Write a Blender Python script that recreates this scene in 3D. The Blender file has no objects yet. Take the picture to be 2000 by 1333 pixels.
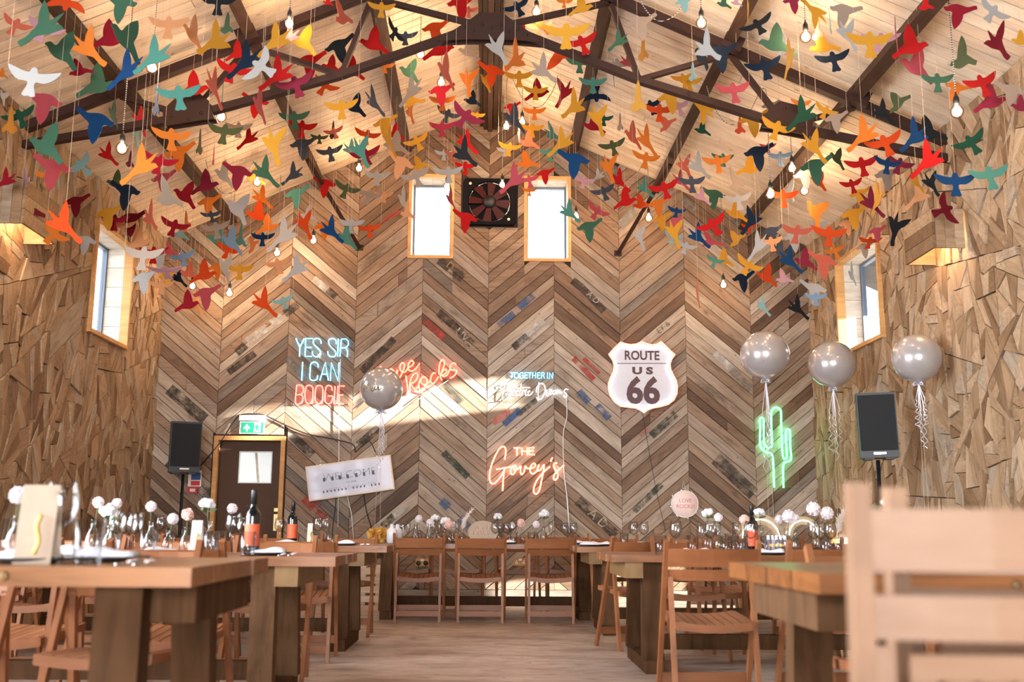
import bpy, bmesh, math, random
from mathutils import Vector, Matrix
rnd = random.Random(7)
SC = bpy.context.scene
COL = SC.collection
R = math.radians
PI = math.pi

# ---------------------------------------------------------------- camera
FPX, TILT, YAW, ROLL, HC = 2030.0, R(10.22), R(1.35), R(0.35), 0.845
_f = Vector((math.sin(YAW)*math.cos(TILT), math.cos(YAW)*math.cos(TILT), math.sin(TILT)))
_r = Vector((math.cos(YAW), -math.sin(YAW), 0.0))
_u = _r.cross(_f)
CR = _r*math.cos(ROLL) + _u*math.sin(ROLL)
CU = _u*math.cos(ROLL) - _r*math.sin(ROLL)
CF = _f
CP = Vector((0, 0, HC))
cam_d = bpy.data.cameras.new('camera')
cam = bpy.data.objects.new('camera', cam_d)
COL.objects.link(cam)
cam.matrix_world = Matrix(((CR.x, CU.x, -CF.x, 0), (CR.y, CU.y, -CF.y, 0), (CR.z, CU.z, -CF.z, HC), (0, 0, 0, 1)))
cam_d.sensor_width = 36.0
cam_d.lens = FPX/2000*36.0
cam_d.clip_start = 0.05
cam_d.dof.use_dof = True
cam_d.dof.focus_distance = 11.4
cam_d.dof.aperture_fstop = 2.8
SC.camera = cam

def ray(x, y):
    return CR*((x-1000)/FPX) - CU*((y-666.5)/FPX) + CF
def atY(x, y, Y):
    d = ray(x, y); return CP + d*(Y/d.y)
def atX(x, y, X):
    d = ray(x, y); return CP + d*(X/d.x)

# ---------------------------------------------------------------- world, sun, large lights, exposure
W = bpy.data.worlds.new('sky'); SC.world = W; W.use_nodes = True
_bg = W.node_tree.nodes['Background']
_bg.inputs['Color'].default_value = (0.92, 0.96, 1.0, 1)
_bg.inputs['Strength'].default_value = 8.0
SUN_DIR = Vector((-1.0, 0.318, -0.14)).normalized()
sun_d = bpy.data.lights.new('sun', 'SUN'); sun = bpy.data.objects.new('sun', sun_d); COL.objects.link(sun)
sun.location = (9, 7, 5)
sun.rotation_euler = SUN_DIR.to_track_quat('-Z', 'Y').to_euler()
sun_d.energy = 62.0; sun_d.angle = R(0.9); sun_d.color = (1.0, 0.93, 0.84)
def area(name, loc, rot, sx, sy, power, color):
    d = bpy.data.lights.new(name, 'AREA'); o = bpy.data.objects.new(name, d); COL.objects.link(o)
    d.shape = 'RECTANGLE'; d.size = sx; d.size_y = sy; d.energy = power; d.color = color
    o.location = loc; o.rotation_euler = rot
    return o
# daylight from behind the camera, let in by an added rear opening
area('daylight_added_rear_opening', (-0.6, -6.9, 1.9), (R(90), 0, R(-6)), 5.0, 3.4, 1400, (0.90, 0.95, 1.0))
# added daylight outside an unseen side opening, brightening the back and right walls
area('daylight_added_side_opening', (-5.7, 3.4, 1.9), (0, R(-90), 0), 3.6, 6.0, 1450, (0.90, 0.95, 1.0))
SC.view_settings.view_transform = 'Standard'
SC.view_settings.look = 'None'
SC.view_settings.gamma = 1.0
SC.view_settings.use_curve_mapping = False
SC.view_settings.exposure = -0.05
SC.cycles.use_denoising = True
SC.cycles.max_bounces = 4
SC.cycles.diffuse_bounces = 3
SC.cycles.glossy_bounces = 2
SC.cycles.transparent_max_bounces = 12
SC.cycles.use_adaptive_sampling = True
SC.cycles.adaptive_threshold = 0.1
SC.cycles.adaptive_min_samples = 16
SC.cycles.caustics_reflective = False
SC.cycles.caustics_refractive = False
SC.cycles.sample_clamp_indirect = 6.0

# ---------------------------------------------------------------- helpers
def mark(o, label=None, cat=None, group=None, kind=None):
    if label: o['label'] = label
    if cat: o['category'] = cat
    if group: o['group'] = group
    if kind: o['kind'] = kind
    return o
def empty(name, label, cat, loc=(0, 0, 0), rz=0.0, group=None, kind=None):
    o = bpy.data.objects.new(name, None); COL.objects.link(o)
    o.empty_display_size = 0.1
    o.location = loc; o.rotation_euler = (0, 0, rz)
    return mark(o, label, cat, group, kind)
def link(name, me, parent=None, mw=None):
    o = bpy.data.objects.new(name, me); COL.objects.link(o)
    if parent: o.parent = parent
    if mw is not None: o.matrix_local = mw
    return o
def cat_rom(pts, n=4, closed=False):
    P = [Vector(p) for p in pts]; out = []
    m = len(P); rng = range(m) if closed else range(m-1)
    for i in rng:
        p1, p2 = P[i], P[(i+1) % m]
        p0 = P[i-1] if (closed or i > 0) else p1*2-p2
        p3 = P[(i+2) % m] if (closed or i+2 < m) else p2*2-p1
        for k in range(n):
            t = k/n
            out.append(0.5*((2*p1)+(p2-p0)*t+(2*p0-5*p1+4*p2-p3)*t*t+(3*p1-p0-3*p2+p3)*t**3))
    if not closed: out.append(P[-1])
    return out

class MB:
    """collects geometry for one mesh"""
    def __init__(s): s.v = []; s.f = []; s.sm = []
    def add(s, vs, fs, smooth=False):
        b = len(s.v); s.v += [tuple(v) for v in vs]
        for f in fs: s.f.append([b+i for i in f]); s.sm.append(smooth)
        return s
    def box(s, c, d, M=None):
        x, y, z = d[0]/2, d[1]/2, d[2]/2; c = Vector(c)
        vs = [Vector((a, b, e)) for a in (-x, x) for b in (-y, y) for e in (-z, z)]
        vs = [(M @ v if M else v)+c for v in vs]
        return s.add(vs, [(0, 1, 3, 2), (4, 6, 7, 5), (0, 4, 5, 1), (2, 3, 7, 6), (0, 2, 6, 4), (1, 5, 7, 3)])
    def bbox(s, lo, hi):
        return s.box([(a+b)/2 for a, b in zip(lo, hi)], [b-a for a, b in zip(lo, hi)])
    def bar(s, p0, p1, w, d, up=(0, 1, 0), taper=1.0):
        """rectangular bar: w along the side axis, d along the axis close to up"""
        p0, p1 = Vector(p0), Vector(p1); z = (p1-p0).normalized(); up = Vector(up)
        x = up.cross(z)
        if x.length < 1e-4: x = Vector((1, 0, 0)).cross(z)
        x.normalize(); y = z.cross(x)
        vs = []
        for p, k in ((p0, 1.0), (p1, taper)):
            for a, b in ((-1, -1), (1, -1), (1, 1), (-1, 1)): vs.append(p+x*(a*w*k/2)+y*(b*d*k/2))
        return s.add(vs, [(3, 2, 1, 0), (4, 5, 6, 7), (0, 1, 5, 4), (1, 2, 6, 5), (2, 3, 7, 6), (3, 0, 4, 7)])
    def tube(s, pts, r, n=6, closed=False, cap=True):
        P = [Vector(p) for p in pts]; m = len(P); vs = []; fs = []
        ref = None
        for i in range(m):
            a = P[i-1] if (i > 0 or closed) else P[i]; b = P[(i+1) % m] if (i < m-1 or closed) else P[i]
            t = (b-a).normalized() if (b-a).length > 1e-9 else Vector((0, 0, 1))
            if ref is None:
                ref = Vector((0, 1, 0)) if abs(t.y) < 0.9 else Vector((1, 0, 0))
            x = (ref-t*ref.dot(t))
            if x.length < 1e-5: x = t.orthogonal()
            x.normalize(); ref = x; y = t.cross(x)
            rr = r[i] if isinstance(r, (list, tuple)) else r
            for k in range(n):
                an = 2*PI*k/n; vs.append(P[i]+x*(math.cos(an)*rr)+y*(math.sin(an)*rr))
        for i in range(m if closed else m-1):
            j = (i+1) % m
            for k in range(n): fs.append((i*n+k, i*n+(k+1) % n, j*n+(k+1) % n, j*n+k))
        if cap and not closed:
            fs.append(tuple(range(n-1, -1, -1))); fs.append(tuple((m-1)*n+k for k in range(n)))
        return s.add(vs, fs, n > 4)
    def lathe(s, prof, n=16, c=(0, 0, 0), M=None):
        vs = []; fs = []; m = len(prof); c = Vector(c)
        for r, z in prof:
            for k in range(n):
                a = 2*PI*k/n; v = Vector((r*math.cos(a), r*math.sin(a), z)); vs.append((M @ v if M else v)+c)
        for i in range(m-1):
            for k in range(n): fs.append((i*n+k, i*n+(k+1) % n, (i+1)*n+(k+1) % n, (i+1)*n+k))
        if prof[0] == prof[-1]: return s.add(vs, fs, True)
        if prof[0][0] > 1e-6: fs.append(tuple(range(n-1, -1, -1)))
        if prof[-1][0] > 1e-6: fs.append(tuple((m-1)*n+k for k in range(n)))
        return s.add(vs, fs, True)
    def sphere(s, c, r, n=12, m=8, sq=(1, 1, 1)):
        prof = [(max(1e-7, r*math.sin(PI*i/m)), -r*math.cos(PI*i/m)) for i in range(m+1)]
        M = Matrix.Diagonal(sq)
        return s.lathe(prof, n, c, M)
    def prism(s, poly, th, fn):
        """poly: 2-D outline; fn(u, v, w) -> 3-D; w runs 0..th"""
        n = len(poly)
        vs = [fn(a, b, 0) for a, b in poly]+[fn(a, b, th) for a, b in poly]
        fs = [tuple(range(n)), tuple(range(2*n-1, n-1, -1))]
        for i in range(n): fs.append((i, i+n, (i+1) % n+n, (i+1) % n))
        return s.add(vs, fs)
    def mesh(s, name, mat):
        me = bpy.data.meshes.new(name)
        me.from_pydata(s.v, [], s.f)
        if any(s.sm): me.polygons.foreach_set('use_smooth', s.sm)
        if mat:
            me.materials.append(mat)
        bm = bmesh.new(); bm.from_mesh(me); bmesh.ops.recalc_face_normals(bm, faces=bm.faces); bm.to_mesh(me); bm.free()
        me.update()
        return me
    def build(s, name, mat, parent=None, mw=None):
        return link(name, s.mesh(name, mat), parent, mw)

def dup_tree(root, loc, rz):
    """copy of a thing with its parts and sub-parts"""
    r = root.copy(); COL.objects.link(r); r.location = loc; r.rotation_euler = (0, 0, rz)
    for ch in root.children:
        c = ch.copy(); COL.objects.link(c); c.parent = r; c.matrix_local = ch.matrix_local
        for g in ch.children:
            d = g.copy(); COL.objects.link(d); d.parent = c; d.matrix_local = g.matrix_local
    return r

# ---------------------------------------------------------------- materials
class NT:
    def __init__(s, name):
        s.m = bpy.data.materials.new(name); s.m.use_nodes = True; s.t = s.m.node_tree
        s.b = s.t.nodes['Principled BSDF']; s.out = s.t.nodes['Material Output']
    def n(s, typ, **kw):
        nd = s.t.nodes.new(typ)
        for k, v in kw.items(): setattr(nd, k, v)
        return nd
    def l(s, a, b): s.t.links.new(a, b)
    def ramp(s, fac, stops, interp='LINEAR'):
        r = s.n('ShaderNodeValToRGB'); e = r.color_ramp.elements; r.color_ramp.interpolation = interp
        while len(e) < len(stops): e.new(0.5)
        for el, (p, c) in zip(e, stops): el.position = p; el.color = (c[0], c[1], c[2], 1)
        s.l(fac, r.inputs[0]); return r.outputs[0]
    def mix(s, fac, a, b, mode='MIX'):
        x = s.n('ShaderNodeMix', data_type='RGBA', blend_type=mode)
        for sock, v in ((x.inputs[0], fac), (x.inputs[6], a), (x.inputs[7], b)):
            if hasattr(v, 'is_output'): s.l(v, sock)
            elif isinstance(v, (int, float)): sock.default_value = v
            else: sock.default_value = (v[0], v[1], v[2], 1)
        return x.outputs[2]
    def noise(s, vec, scale, detail=3, rough=0.55, dist=0.0):
        x = s.n('ShaderNodeTexNoise'); x.inputs['Scale'].default_value = scale; x.inputs['Detail'].default_value = detail
        x.inputs['Roughness'].default_value = rough; x.inputs['Distortion'].default_value = dist
        s.l(vec, x.inputs['Vector']); return x.outputs[0]
    def coords(s, scale=(1, 1, 1), rand=True):
        tc = s.n('ShaderNodeTexCoord'); mp = s.n('ShaderNodeMapping'); mp.inputs['Scale'].default_value = scale
        s.l(tc.outputs['Object'], mp.inputs['Vector'])
        oi0 = s.n('ShaderNodeObjectInfo'); ge = s.n('ShaderNodeNewGeometry'); ad = s.n('ShaderNodeMath', operation='ADD'); s.l(oi0.outputs['Random'], ad.inputs[0]); s.l(ge.outputs['Random Per Island'], ad.inputs[1])
        fr = s.n('ShaderNodeMath', operation='FRACT'); s.l(ad.outputs[0], fr.inputs[0])
        if rand:
            mul = s.n('ShaderNodeMath', operation='MULTIPLY'); mul.inputs[1].default_value = 37.0; s.l(fr.outputs[0], mul.inputs[0])
            cmb = s.n('ShaderNodeCombineXYZ')
            for i in range(3): s.l(mul.outputs[0], cmb.inputs[i])
            s.l(cmb.outputs[0], mp.inputs['Location'])
        return mp.outputs[0], fr.outputs[0]
    def bump(s, h, strength=0.2, dist=0.01):
        b = s.n('ShaderNodeBump'); b.inputs['Strength'].default_value = strength; b.inputs['Distance'].default_value = dist
        s.l(h, b.inputs['Height']); s.l(b.outputs[0], s.b.inputs['Normal'])
def plain(name, col, rough=0.5, metal=0.0, **kw):
    t = NT(name); t.b.inputs['Base Color'].default_value = (*col, 1); t.b.inputs['Roughness'].default_value = rough
    t.b.inputs['Metallic'].default_value = metal
    for k, v in kw.items(): t.b.inputs[k.replace('_', ' ')].default_value = v
    # a touch of tonal variation so that nothing is dead flat
    vec, _ = t.coords((1, 1, 1)); f = t.noise(vec, 40, 2)
    c = t.mix(f, [x*0.9 for x in col], [min(1, x*1.08) for x in col]); t.l(c, t.b.inputs['Base Color'])
    return t.m
def emit(name, col, strength):
    t = NT(name); t.b.inputs['Base Color'].default_value = (*[min(1, c) for c in col], 1)
    t.b.inputs['Emission Color'].default_value = (*col, 1); t.b.inputs['Emission Strength'].default_value = strength
    t.b.inputs['Roughness'].default_value = 0.4
    return t.m
def wood(name, tints, grain=(1.2, 14, 14), dark=0.55, rough=0.6, spots=0.25, bump=0.25, spec=0.22, coat=0.0, stain=0.0, nails=0.0):
    """tints: ramp stops over the per-object random value; grain runs along local X"""
    t = NT(name); vec, rv = t.coords(grain)
    g = t.noise(vec, 3.0, 5, 0.6, 0.6)
    tint = t.ramp(rv, tints)
    gl = t.ramp(g, [(0.25, (dark, dark*0.93, dark*0.86)), (0.55, (0.95, 0.95, 0.95)), (0.8, (1.12, 1.1, 1.06))])
    c = t.mix(1.0, tint, gl, 'MULTIPLY')
    vec2, _ = t.coords((1.6, 4.5, 4.5))
    b = t.noise(vec2, 1.6, 3, 0.5)
    bl = t.ramp(b, [(0.3, (0.72, 0.7, 0.68)), (0.6, (1, 1, 1))])
    c = t.mix(0.7, c, bl, 'MULTIPLY')
    if spots:
        vo = t.n('ShaderNodeTexVoronoi'); vo.inputs['Scale'].default_value = 2.2
        vec3, _ = t.coords((1.3, 2.6, 2.6)); t.l(vec3, vo.inputs['Vector'])
        sp = t.ramp(vo.outputs['Distance'], [(0.0, (1, 1, 1)), (0.06, (0.75, 0.75, 0.75)), (0.1, (0, 0, 0))])
        m = t.n('ShaderNodeMath', operation='MULTIPLY'); m.inputs[1].default_value = spots; t.l(sp, m.inputs[0])
        c = t.mix(m.outputs[0], c, (0.06, 0.03, 0.015))
    if nails:
        vn = t.n('ShaderNodeTexVoronoi'); vn.inputs['Scale'].default_value = 9.0; vec5, _ = t.coords((1, 1, 1)); t.l(vec5, vn.inputs['Vector'])
        sn = t.ramp(vn.outputs['Distance'], [(0.0, (nails, nails, nails)), (0.05, (nails, nails, nails)), (0.075, (0, 0, 0))]); c = t.mix(sn, c, (0.03, 0.018, 0.012))
    if stain:
        vec4, _ = t.coords((0.9, 2.0, 2.0)); st = t.noise(vec4, 2.3, 4, 0.65)
        sr = t.ramp(st, [(0.58, (0, 0, 0)), (0.72, (1, 1, 1))])
        m2 = t.n('ShaderNodeMath', operation='MULTIPLY'); m2.inputs[1].default_value = stain; t.l(sr, m2.inputs[0])
        c = t.mix(m2.outputs[0], c, (0.05, 0.035, 0.025))
    t.l(c, t.b.inputs['Base Color']); t.b.inputs['Roughness'].default_value = rough
    t.b.inputs['Specular IOR Level'].default_value = spec
    t.b.inputs['Coat Weight'].default_value = coat; t.b.inputs['Coat Roughness'].default_value = 0.18
    if bump: t.bump(g, bump, 0.004)
    return t.m
def glass(name, col=(1, 1, 1), rough=0.02, tint=0.96, gloss=0.035, edge=0.55):
    t = NT(name); t.t.nodes.remove(t.b)
    tr = t.n('ShaderNodeBsdfTransparent')
    gl = t.n('ShaderNodeBsdfGlossy'); gl.inputs['Roughness'].default_value = rough; gl.inputs[0].default_value = (0.95, 0.97, 1, 1)
    lw = t.n('ShaderNodeLayerWeight'); lw.inputs[0].default_value = 0.5
    pw = t.n('ShaderNodeMath', operation='POWER'); pw.inputs[1].default_value = 3.5; t.l(lw.outputs['Facing'], pw.inputs[0])
    pe = t.n('ShaderNodeMath', operation='POWER'); pe.inputs[1].default_value = 2.2; t.l(lw.outputs['Facing'], pe.inputs[0])
    tc_ = t.mix(pe.outputs[0], [q*tint for q in col], [q*tint*edge for q in col]); t.l(tc_, tr.inputs[0])
    ad = t.n('ShaderNodeMath', operation='MULTIPLY_ADD'); ad.inputs[1].default_value = 0.65; ad.inputs[2].default_value = gloss; ad.use_clamp = True
    t.l(pw.outputs[0], ad.inputs[0])
    mx = t.n('ShaderNodeMixShader'); t.l(ad.outputs[0], mx.inputs[0]); t.l(tr.outputs[0], mx.inputs[1]); t.l(gl.outputs[0], mx.inputs[2])
    t.l(mx.outputs[0], t.out.inputs[0])
    return t.m

MAT = {}
MAT['plank'] = wood('reclaimed plank', [(0.0, (0.11, 0.065, 0.042)), (0.07, (0.15, 0.09, 0.057)), (0.22, (0.225, 0.143, 0.093)), (0.6, (0.305, 0.202, 0.136)), (0.82, (0.36, 0.262, 0.194)), (0.95, (0.33, 0.265, 0.215)), (1.0, (0.16, 0.13, 0.105))], (1.0, 13, 13), 0.5, 0.62, 0.5, 0.3, stain=0.6, nails=0.8)
MAT['greyplank'] = wood('weathered and light-lifted plank', [(0.0, (0.30, 0.225, 0.165)), (0.3, (0.385, 0.30, 0.23)), (0.7, (0.45, 0.37, 0.295)), (1.0, (0.50, 0.425, 0.355))], (1.0, 13, 13), 0.55, 0.66, 0.5, 0.3, stain=0.5, nails=0.8)
MAT['shard'] = wood('offcut shard', [(0.0, (0.19, 0.11, 0.058)), (0.18, (0.31, 0.20, 0.115)), (0.55, (0.43, 0.295, 0.182)), (0.85, (0.50, 0.365, 0.245)), (1.0, (0.40, 0.325, 0.25))], (1.3, 11, 11), 0.62, 0.66, 0.35, 0.35, stain=0.3)
MAT['pine'] = wood('pale pine board', [(0.0, (0.76, 0.61, 0.46)), (0.5, (0.82, 0.68, 0.53)), (1.0, (0.87, 0.74, 0.59))], (0.7, 12, 12), 0.80, 0.5, 0.5, 0.1)
MAT['ply'] = wood('ply trim', [(0.0, (0.62, 0.33, 0.12)), (1.0, (0.72, 0.40, 0.16))], (1, 10, 10), 0.8, 0.5, 0, 0.1)
MAT['beam'] = wood('dark roof timber', [(0.0, (0.055, 0.028, 0.017)), (1.0, (0.085, 0.046, 0.029))], (9, 0.8, 9), 0.6, 0.7, 0.2, 0.3)
MAT['steel'] = plain('painted brown steel', (0.036, 0.015, 0.011), 0.6, 0.0, Specular_IOR_Level=0.25)
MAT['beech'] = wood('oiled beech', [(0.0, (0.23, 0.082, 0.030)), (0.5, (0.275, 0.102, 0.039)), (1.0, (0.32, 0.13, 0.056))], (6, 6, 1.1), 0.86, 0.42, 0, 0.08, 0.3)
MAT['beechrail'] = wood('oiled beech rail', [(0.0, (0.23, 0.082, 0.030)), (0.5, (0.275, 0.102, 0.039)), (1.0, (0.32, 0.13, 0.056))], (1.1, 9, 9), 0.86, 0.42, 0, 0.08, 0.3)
MAT['table'] = wood('varnished table board', [(0.0, (0.21, 0.076, 0.022)), (0.5, (0.27, 0.102, 0.031)), (1.0, (0.33, 0.138, 0.047))], (0.9, 11, 11), 0.5, 0.36, 0.7, 0.15, 0.3, 0.12, stain=0.5)
MAT['tableleg'] = wood('stained table post', [(0.0, (0.065, 0.03, 0.013)), (0.5, (0.10, 0.049, 0.023)), (1.0, (0.14, 0.073, 0.037))], (7, 7, 0.9), 0.5, 0.7, 0.4, 0.2, 0.05, stain=0.5)
MAT['endgrain'] = wood('pale end block', [(0.0, (0.19, 0.105, 0.042)), (1.0, (0.25, 0.145, 0.06))], (6, 6, 2), 0.7, 0.5, 0, 0.1)
def felt(name, col):
    t = NT(name); vec, rv = t.coords((1, 1, 1)); f = t.noise(vec, 260, 2); k = t.noise(vec, 5, 2)
    c = t.mix(f, [x*0.86 for x in col], [min(1, x*1.1+0.006) for x in col])
    c = t.mix(k, c, [min(1, x*1.12) for x in col]); t.l(c, t.b.inputs['Base Color'])
    t.b.inputs['Roughness'].default_value = 0.95; t.b.inputs['Specular IOR Level'].default_value = 0.1
    t.b.inputs['Sheen Weight'].default_value = 0.15
    # thin card lets some light through
    tl = t.n('ShaderNodeBsdfTranslucent'); t.l(c, tl.inputs[0]); mx = t.n('ShaderNodeMixShader'); mx.inputs[0].default_value = 0.22
    t.l(t.b.outputs[0], mx.inputs[1]); t.l(tl.outputs[0], mx.inputs[2]); t.l(mx.outputs[0], t.out.inputs[0])
    return t.m
FELT = dict(r=('scarlet', (0.62, 0.012, 0.012)), c=('crimson', (0.40, 0.012, 0.03)), M=('maroon', (0.19, 0.006, 0.014)), O=('vermilion', (0.80, 0.085, 0.012)),
            o=('orange', (0.86, 0.24, 0.03)), y=('mustard', (0.82, 0.40, 0.035)), e=('peach', (0.90, 0.44, 0.21)), g=('sage green', (0.065, 0.175, 0.105)),
            G=('bottle green', (0.018, 0.095, 0.05)), t=('teal', (0.105, 0.34, 0.275)), a=('pale aqua', (0.34, 0.60, 0.60)), b=('royal blue', (0.008, 0.065, 0.20)),
            n=('navy', (0.008, 0.022, 0.05)), k=('charcoal', (0.02, 0.022, 0.026)), w=('off-white', (0.56, 0.545, 0.53)), p=('rose pink', (0.62, 0.10, 0.13)),
            l=('pale pink', (0.76, 0.42, 0.50)), m=('berry', (0.36, 0.028, 0.065)), s=('coral', (0.78, 0.18, 0.11)), d=('slate', (0.085, 0.10, 0.135)),
            h=('taupe', (0.47, 0.36, 0.29)), v=('olive', (0.10, 0.125, 0.05)), u=('powder blue', (0.25, 0.40, 0.60)))
FM = {k: felt(v[0]+' felt', tuple(q*0.66 for q in v[1])) for k, v in FELT.items()}
MAT['thread'] = plain('hanging thread', (0.62, 0.47, 0.33), 0.7)
MAT['white'] = plain('white plastic', (0.78, 0.78, 0.78), 0.4)
MAT['black'] = plain('black plastic', (0.012, 0.012, 0.014), 0.45)
MAT['blackmetal'] = plain('black metal', (0.009, 0.010, 0.013), 0.5, 0.0, Specular_IOR_Level=0.3)
MAT['chrome'] = plain('polished steel', (0.75, 0.75, 0.76), 0.15, 1.0)
MAT['brass'] = plain('brass', (0.55, 0.42, 0.2), 0.35, 0.9)
MAT['glass'] = glass('clear glass')
MAT['pane'] = glass('window pane', (0.97, 0.99, 1), 0.01, 0.98, 0.03, 0.95)
MAT['acrylic'] = glass('clear acrylic sheet', (1, 1, 1), 0.03, 0.985, 0.012, 0.9)
MAT['linen'] = plain('white linen', (0.72, 0.72, 0.78), 0.85)
MAT['pewter'] = plain('dark plate', (0.06, 0.055, 0.055), 0.35)
MAT['kraft'] = plain('kraft card', (0.42, 0.32, 0.24), 0.85)
MAT['card'] = plain('pale card', (0.55, 0.48, 0.42), 0.85)
MAT['gold'] = plain('gold ribbon', (0.85, 0.50, 0.10), 0.35, 0.3)
MAT['pom'] = plain('white pompom petals', (0.80, 0.72, 0.74), 0.9)
MAT['petal'] = plain('white petals', (0.80, 0.80, 0.82), 0.85)
MAT['blush'] = plain('blush petals', (0.80, 0.52, 0.45), 0.85)
MAT['leaf'] = plain('leaf green', (0.08, 0.13, 0.04), 0.6)
MAT['pampas'] = plain('pampas plume', (0.80, 0.70, 0.62), 0.95)
MAT['bottleglass'] = plain('dark bottle glass', (0.006, 0.006, 0.007), 0.06, 0.0, Coat_Weight=0.6)
MAT['orangelabel'] = plain('orange paper label', (0.78, 0.12, 0.045), 0.6)
MAT['doorbrown'] = plain('brown door paint', (0.095, 0.048, 0.029), 0.6, Specular_IOR_Level=0.2)
# ---------------------------------------------------------------- the shell
XW, YW, ZE, ZA, YR = 3.90, 12.22, 4.255, 6.0, -7.0
SL = (ZA-ZE)/XW
def clip(poly, a, b, c):
    """keep the part of a convex polygon with a*x+b*y<=c"""
    out = []; n = len(poly)
    for i in range(n):
        p, q = poly[i], poly[(i+1) % n]; dp, dq = a*p[0]+b*p[1]-c, a*q[0]+b*q[1]-c
        if dp <= 0: out.append(p)
        if (dp < 0 < dq) or (dq < 0 < dp):
            t = dp/(dp-dq); out.append((p[0]+(q[0]-p[0])*t, p[1]+(q[1]-p[1])*t))
    return out
def parea(p):
    return abs(sum(p[i][0]*p[(i+1) % len(p)][1]-p[(i+1) % len(p)][0]*p[i][1] for i in range(len(p))))/2 if len(p) > 2 else 0
def minus(poly, h):
    """convex polygon minus the rectangle h=(x0,x1,z0,z1): convex pieces"""
    x0, x1, z0, z1 = h; out = []
    core = poly
    for a, b, c in ((-1, 0, -x0), (1, 0, x1), (0, -1, -z0), (0, 1, z1)): core = clip(core, a, b, c)
    if parea(core) < 1e-5: return [poly]
    rest = poly
    for a, b, c in ((1, 0, x0), (-1, 0, -x1), (0, 1, z0), (0, -1, -z1)):
        piece = clip(rest, a, b, c)
        if parea(piece) > 0.002: out.append(piece)
        rest = clip(rest, -a, -b, -c)
        if parea(rest) < 1e-5: break
    return out

# floor: worn, softly glossy resin over timber
t = NT('worn floor')
vec, _ = t.coords((0.8, 1.9, 1), False)
f1 = t.noise(vec, 1.7, 6, 0.62, 0.9); f2 = t.noise(vec, 7.0, 4, 0.6, 0.4)
c = t.ramp(f1, [(0.30, (0.25, 0.175, 0.145)), (0.44, (0.43, 0.335, 0.285)), (0.56, (0.55, 0.455, 0.395)), (0.75, (0.64, 0.56, 0.50))])
c2 = t.ramp(f2, [(0.32, (0.62, 0.57, 0.53)), (0.5, (1, 1, 1)), (0.7, (1.08, 1.07, 1.05))])
c = t.mix(0.75, c, c2, 'MULTIPLY'); t.l(c, t.b.inputs['Base Color'])
rr = t.ramp(f2, [(0.3, (0.5, 0.5, 0.5)), (0.7, (0.26, 0.26, 0.26))]); t.l(rr, t.b.inputs['Roughness'])
t.bump(f2, 0.06, 0.003)
MAT['floor'] = t.m
fl = MB().bbox((-XW-0.3, YR, -0.12), (XW+0.3, YW+0.3, 0.0)).build('floor', MAT['floor']); mark(fl, 'worn mottled glossy brown floor of the barn hall', 'floor', kind='structure')
MAT['ground'] = plain('pale gravel yard', (0.42, 0.40, 0.37), 0.9)
gr = MB().bbox((-40, -40, -0.35), (40, 50, -0.15)).build('ground', MAT['ground']); mark(gr, 'pale gravel yard outside the barn windows', 'ground', kind='structure')  # ground out of view, kept pale to bounce daylight in
MAT['backing'] = plain('dark wall backing', (0.035, 0.022, 0.015), 0.9)
MAT['render'] = plain('white painted reveal', (0.72, 0.70, 0.66), 0.8)

# --- back wall with a chevron of planks
WIN_B = [(-0.957, -0.455, 4.075, 5.085), (0.451, 0.974, 4.053, 5.08)]
DOOR = (-3.17, -2.345, 0.0, 1.885)
FAN = (-0.324, 0.328, 4.468, 5.05)
HOLES = WIN_B+[DOOR]
TH = 0.34
bk = MB()
outer = [(-XW-0.3, -0.1), (XW+0.3, -0.1), (XW+0.3, ZE+0.1), (0, ZA+0.25), (-XW-0.3, ZE+0.1)]
cells = [outer]
for h in HOLES:
    nc = []
    for p in cells: nc += minus(p, h)
    cells = nc
for p in cells: bk.prism(p, TH, lambda a, b, w: (a, YW+w, b))
wall_back = bk.build('wall_back', MAT['backing']); mark(wall_back, 'gable end wall clad in a chevron of reclaimed planks', 'wall', kind='structure')
SEAM = 0.79
planks = []
pr = random.Random(21)
gable = [(1, 0, XW), (-1, 0, XW), (SL, 1, ZA), (-SL, 1, ZA), (0, -1, -0.155)]
for k in range(-5, 5):
    x0, x1 = k*SEAM, (k+1)*SEAM
    up = (k % 2 == 0)
    th = R(40.0) if up else R(-40.0)
    rise = math.tan(th)*SEAM
    z = -0.9
    while z < 6.8:
        d = pr.choice((0.115, 0.125, 0.13, 0.14, 0.15, 0.16, 0.185))
        g = 0.0045
        poly = [(x0+0.002, z+g), (x1-0.002, z+rise+g), (x1-0.002, z+rise+d-g), (x0+0.002, z+d-g)]
        # some planks are made of two lengths
        parts = [poly]
        if pr.random() < 0.10:
            u = pr.uniform(0.3, 0.7); xm = x0+SEAM*u
            parts = [clip(poly, 1, 0, xm-0.002), clip(poly, -1, 0, -(xm+0.002))]
        for p in parts:
            for a, b, cc in gable: p = clip(p, a, b, cc)
            if parea(p) < 0.004: continue
            ps = [p]
            for h in HOLES+[FAN]:
                n2 = []
                for q in ps: n2 += minus(q, (h[0]-0.02, h[1]+0.02, h[2]-0.02, h[3]+0.02))
                ps = n2
            for q in ps:
                if parea(q) > 0.004: planks.append((parea(q), q, th))
        z += d
planks.sort(key=lambda e: -e[0])
rest = MB()
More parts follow.
